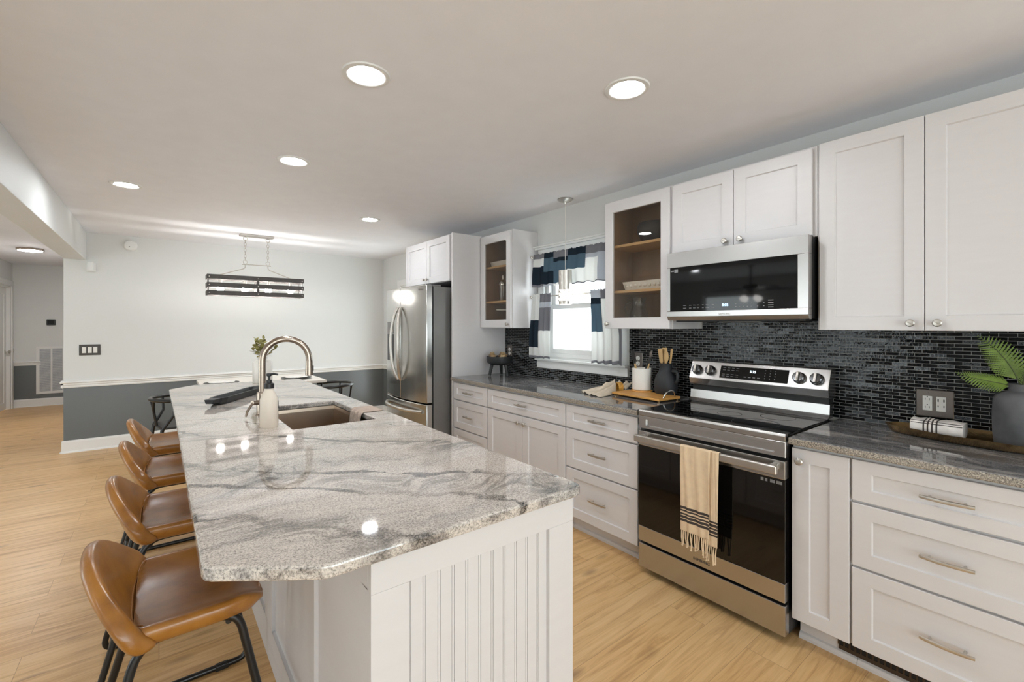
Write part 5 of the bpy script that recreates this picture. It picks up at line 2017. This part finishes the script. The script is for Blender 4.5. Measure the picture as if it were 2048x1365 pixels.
zi = zc0 + .03
tool('spatula', 'black-bladed spatula with wooden handle leaning left in the crock', 'utensil', (q[0], q[1] + .02, zi), (q[0] + .01, q[1] + .090, zi + .245), .15, M['utensil'], M['blackm'], .034, 'knife', 'tools in the white crock')
tool('paring_knife', 'narrow-bladed knife with wooden handle leaning right in the crock', 'knife', (q[0] + .01, q[1] - .015, zi), (q[0] + .03, q[1] - .06, zi + .245), .155, M['utensil'], M['pewter'], .02, 'knife', 'tools in the white crock')
tool('black_spatula', 'short black-handled tool at the right of the crock', 'utensil', (q[0] - .012, q[1] + .018, zi), (q[0] - .02, q[1] - .085, zi + .20), .11, M['black'], M['black'], .018, 'flat', 'tools in the white crock')

# black pitcher
p_ = (2.66, 1.745)
pz = ZBD
pch = thing('black_pitcher', 'matte black handled pitcher full of wooden utensils', 'pitcher', (p_[0], p_[1], pz))
prf = [(0, 0), (.066, 0), (.070, .004), (.075, .04), (.074, .08), (.064, .115), (.046, .145), (.040, .158), (.042, .185), (.045, .20), (.042, .202), (.037, .185), (.036, .158), (.05, .12), (.066, .08), (.064, .03), (0, .012)]
obj('body', MB().lathe([(r, pz + h) for r, h in prf], (p_[0], p_[1], 0), 'z', 44), M['blackcer'], pch, True)
pp = round_path([(p_[0] - .008, p_[1] - .052, pz + .150), (p_[0] - .014, p_[1] - .098, pz + .152), (p_[0] - .014, p_[1] - .094, pz + .085), (p_[0] - .008, p_[1] - .070, pz + .075)], .035, 7)
obj('handle', MB().tube(pp, [.010] * len(pp), 12), M['blackcer'], pch, True)
zi = pz + .05
for k, (du, dv, hh, bw, kd, lb) in enumerate(((.0, .045, .265, .042, 'flat', 'wooden slotted turner on the left of the black pitcher'), (.012, .018, .272, .05, 'flat', 'broad wooden spatula at the centre of the black pitcher'),
                                              (-.012, -.012, .255, .042, 'spoon', 'wooden spoon at the front of the black pitcher'), (.0, -.046, .268, .02, 'flat', 'narrow wooden stick at the right of the black pitcher'))):
    tool('wooden_utensil', lb, 'utensil', (p_[0] + du * .4, p_[1] + dv * .25, zi), (p_[0] + du, p_[1] + dv, zi + hh - .02), .13, M['utensil'], M['utensil'], bw, kd, 'wooden utensils in the pitcher')

# linen napkin gathered in a gold ring
np_ = thing('linen_napkin', 'crumpled beige linen napkin gathered on the counter by the board', 'napkin', (2.45, 2.06, ZK2))


def nap(i, j):
    # j from ring (0) outwards (1); i across
    u = -1 + 2 * i
    c = Vector((2.555, 2.065))
    tip = Vector((2.35, 2.145))
    d = (tip - c).normalized()
    s_ = Vector((-d.y, d.x))
    r = .02 + .215 * j
    w = .018 + .13 * j ** .8
    p = c + d * (r * (1 - .12 * u * u)) + s_ * u * w
    hgt = (.050 * (1 - j) ** .8 + .022 * (1 - j * .6) * (1 + math.sin(u * 8 + 1.1 + j * 2)) + .022 * mnoise.noise(Vector((u * 3.1, j * 4.3, 2.0))) + .008 * math.sin(u * 19 + j * 7)) * (1 - abs(u) ** 5) * (1 - .55 * j)
    return (p.x, p.y, ZK2 + .003 + max(0, hgt))


obj('skirt', MB().grid(nap, 40, 30), M['linen'], np_, True, solid=.003, angle=0)


def tail(i, j):
    u = -1 + 2 * i
    c = Vector((2.585, 2.048))
    d = Vector((.8, .35)).normalized()
    s_ = Vector((-d.y, d.x))
    p = c + d * (.01 + .075 * j) + s_ * u * (.02 + .045 * j)
    return (p.x, p.y, ZK2 + .034 + .03 * j + .012 * math.sin(u * 8 + j * 3))


obj('tail', MB().grid(tail, 24, 12), M['linen'], np_, True, solid=.003, angle=0)
ring_ = MB()
c = Vector((2.568, 2.058, ZK2 + .042))
d = Vector((.205, -.095, .0)).normalized()
s_ = Vector((-d.y, d.x, 0))
for q_ in (-.012, -.004, .004, .012):
    ring_.tube([c + d * q_ + s_ * .030 * math.cos(a) + Vector((0, 0, .030 * math.sin(a))) for a in [2 * PI * k / 22 for k in range(22)]], .0065, 8, True)
obj('napkin_ring', ring_, simple('straw_ring', S(190, 140, 60), .5, 0, .3, 40), np_, True)

# hammered gold tray, towel, clay vase with fern
gy, gx_ = .20, 2.632
gt = thing('gilded_tray', 'long leaf-shaped hammered gold tray against the tiles', 'tray', (gx_, gy, ZK2))
mb = MB()
rings = []
for sc_, h in ((.72, .0), (.86, .004), (1.0, .034), (1.012, .035), (.99, .033), (.85, .008), (.70, .0045)):
    rg_ = []
    for k in range(64):
        a = 2 * PI * k / 64
        ly = .385 * abs(math.cos(a)) ** 1.0 * (1 if math.cos(a) > 0 else -1)
        lx = .132 * math.sin(a) * (1 - .25 * math.cos(a) ** 2)
        wv = .0012 * math.sin(k * 5.3) * (1 if h > .02 else 0)
        rg_.append((gx_ + lx * sc_, gy + ly * (1 - (1 - sc_) * .35), ZK2 + h + wv))
    rings.append(rg_)
mb.rings(rings)
obj('body', mb, M['gold'], gt, True, angle=50)
ft = thing('folded_towel', 'folded white towel with four dark stripes lying in the gold tray', 'towel', (2.64, .405, ZK2 + .006))
tz = ZK2 + .0065
mb = MB()
n = 60
rings = []
for k in range(n + 1):
    y = .325 + .165 * k / n
    pts = []
    for m_ in range(20):
        a = 2 * PI * m_ / 20
        ex = .062 * (abs(math.cos(a)) ** .55) * (1 if math.cos(a) > 0 else -1)
        ez = .031 * (abs(math.sin(a)) ** .6) * (1 if math.sin(a) > 0 else -1)
        pts.append((2.65 + ex + .002 * math.sin(k * .3), y, tz + .033 + ez + .0025 * math.sin(k * .25 + m_) * (1 if ez > 0 else 0)))
    rings.append(pts)
mb.rings(rings)
for f in mb.bm.faces:
    y = f.calc_center_median().y
    for q_ in (.447, .4325, .418, .404):
        if abs(y - q_) < .0024:
            f.material_index = 1
obj('towel_body', mb, [M['wtowel'], M['tstripe']], ft, True, angle=50)
mb = MB().tube([(2.65 - .058, .326, tz + .052), (2.65 - .06, .40, tz + .053), (2.65 - .058, .488, tz + .052)], .0015, 6).tube([(2.65 - .05, .326, tz + .060), (2.65 - .05, .488, tz + .061)], .0012, 6)
obj('fold_seam', mb, M['tstripe'], ft)

vx2, vy2, vz = 2.636, .168, ZK2 + .0065
prf = [(0, 0), (.068, 0), (.074, .006), (.0785, .05), (.080, .12), (.077, .185), (.066, .205), (.046, .214), (.037, .218), (.034, .232), (.038, .244), (.034, .245), (.029, .232), (.03, .216), (.06, .19), (.0, .18)]
tag(obj('clay_vase', MB().lathe([(r, vz + h) for r, h in prf], (vx2, vy2, 0), 'z', 48), M['greycer'], None, True, loc=(vx2, vy2, vz)), 'weathered grey clay bottle vase standing in the gold tray', 'vase')
fe = thing('fern_fronds', 'green fern fronds spreading from the grey clay vase', 'fern', (vx2, vy2, vz + .22))


def frond(pts, wmax, n, nrm, name='frond'):
    """jagged pinnae either side of a curved stem through pts"""
    P = [Vector(p) for p in pts]

    def at(t):
        a, b, c, d = P[0], P[1], P[2], P[3]
        return a * (1 - t) ** 3 + b * 3 * t * (1 - t) ** 2 + c * 3 * t * t * (1 - t) + d * t ** 3
    st = MB().tube([at(k / 14) for k in range(15)], [.0028 - .0018 * k / 14 for k in range(15)], 6)
    lf = MB()
    nrm = Vector(nrm).normalized()
    for k in range(n):
        t = .22 + .77 * k / (n - 1)
        p = at(t)
        tg = (at(min(1, t + .01)) - at(t - .01)).normalized()
        w = wmax * (math.sin(PI * min(1, (1.02 - t) * .78)) ** .8) * (1 if t < .9 else .75)
        for s in (-1, 1):
            sd = tg.cross(nrm).normalized() * s
            d = (sd * .86 + tg * .5).normalized()
            ax = d.cross(nrm)
            m = 9
            L = w
            bw = L * .085 + .0012
            prev = None
            for e in range(m):
                q0, q1 = e / m, (e + 1) / m
                g0 = bw * (1 - q0) ** .6
                c0, c1 = p + d * L * q0 - nrm * L * .14 * q0 * q0, p + d * L * q1 - nrm * L * .14 * q1 * q1
                v0, v1 = lf.bm.verts.new(c0), lf.bm.verts.new(c1)
                for r in (-1, 1):
                    tipv = lf.bm.verts.new(c0.lerp(c1, .75) + ax * r * g0 + d * L * .05)
                    b1 = lf.bm.verts.new(c0 + ax * r * g0 * .62 + d * L * .01)
                    lf.bm.faces.new((v0, b1, tipv, v1) if r > 0 else (v0, v1, tipv, b1))
    o = obj(name, lf, M['fern'], fe)
    obj('stem', st, M['fernd'], o, True)
    return o


b0 = Vector((vx2, vy2, vz + .225))
V = lambda x, y, z: (b0.x + x, b0.y + y, b0.z + z)
frond([V(0, 0, 0), V(-.0, .012, .06), V(.0, .05, .15), V(-.02, .118, .205)], .062, 19, (-1, -.15, .25))
frond([V(0, 0, 0), V(-.01, .05, .025), V(-.03, .11, .02), V(-.055, .178, .055)], .050, 19, (-.75, 0, .7))
frond([V(0, 0, 0), V(-.01, -.03, .03), V(-.02, -.08, .06), V(-.03, -.16, .075)], .058, 17, (-.85, 0, .5))
frond([V(0, 0, 0), V(-.01, -.005, .03), V(-.02, -.01, .07), V(-.03, -.012, .10)], .024, 11, (-.9, .4, .2))
frond([V(0, 0, 0), V(-.02, -.03, .015), V(-.05, -.06, .012), V(-.085, -.11, -.01)], .045, 15, (-.6, .1, .75))

# ------------------------------------------------------------------ ceiling fan of the living side (seen in the microwave door)
cfx, cfy = -2.9, 3.45
cf = thing('ceiling_fan', 'dark ceiling fan with four lit glass shades in the living area', 'ceiling fan', (cfx, cfy, ZC))
obj('mount', MB().lathe([(0, ZC - .0005), (.07, ZC - .0005), (.07, ZC - .03), (.03, ZC - .06), (.014, ZC - .065), (.014, ZC - .36), (0, ZC - .36)], (cfx, cfy, 0), 'z', 28), M['fanblade'], cf, True)
obj('motor', MB().lathe([(0, ZC - .3605), (.10, ZC - .365), (.12, ZC - .39), (.12, ZC - .44), (.07, ZC - .47), (.05, ZC - .53), (0, ZC - .53)], (cfx, cfy, 0), 'z', 32), M['fanblade'], cf, True)
for k in range(5):
    a = 2 * PI * k / 5 + .3
    d, s_ = Vector((math.cos(a), math.sin(a), 0)), Vector((-math.sin(a), math.cos(a), 0))
    c = Vector((cfx, cfy, ZC - .435))
    pts = [c + d * r + s_ * w + Vector((0, 0, w * .2)) for r, w in ((.125, -.03), (.25, -.06), (.62, -.07), (.66, -.05), (.66, .05), (.62, .07), (.25, .06), (.125, .03))]
    obj('blade', MB().poly(pts, (0, 0, .006)), M['fanblade'], cf)
for k in range(4):
    a = PI / 2 * k + .5
    bx0 = Vector((cfx + .09 * math.cos(a), cfy + .09 * math.sin(a), ZC - .56))
    mb = MB()
    rings = []
    ax = Vector((math.cos(a), math.sin(a), -.6)).normalized()
    s_ = Vector((-math.sin(a), math.cos(a), 0))
    u_ = ax.cross(s_)
    for r, h in ((.018, 0), (.04, .03), (.05, .07), (.046, .09), (.001, .092)):
        rings.append([bx0 + ax * h + (s_ * math.cos(q) + u_ * math.sin(q)) * r for q in [2 * PI * e / 20 for e in range(20)]])
    obj('lamp_shade', mb.rings(rings), M['fan_lamp'], cf, True)
obj('light_arms', MB().tube([(cfx - .09, cfy, ZC - .545), (cfx + .09, cfy, ZC - .545)], .012, 8).tube([(cfx, cfy - .09, ZC - .545), (cfx, cfy + .09, ZC - .545)], .012, 8), M['fanblade'], cf, True)
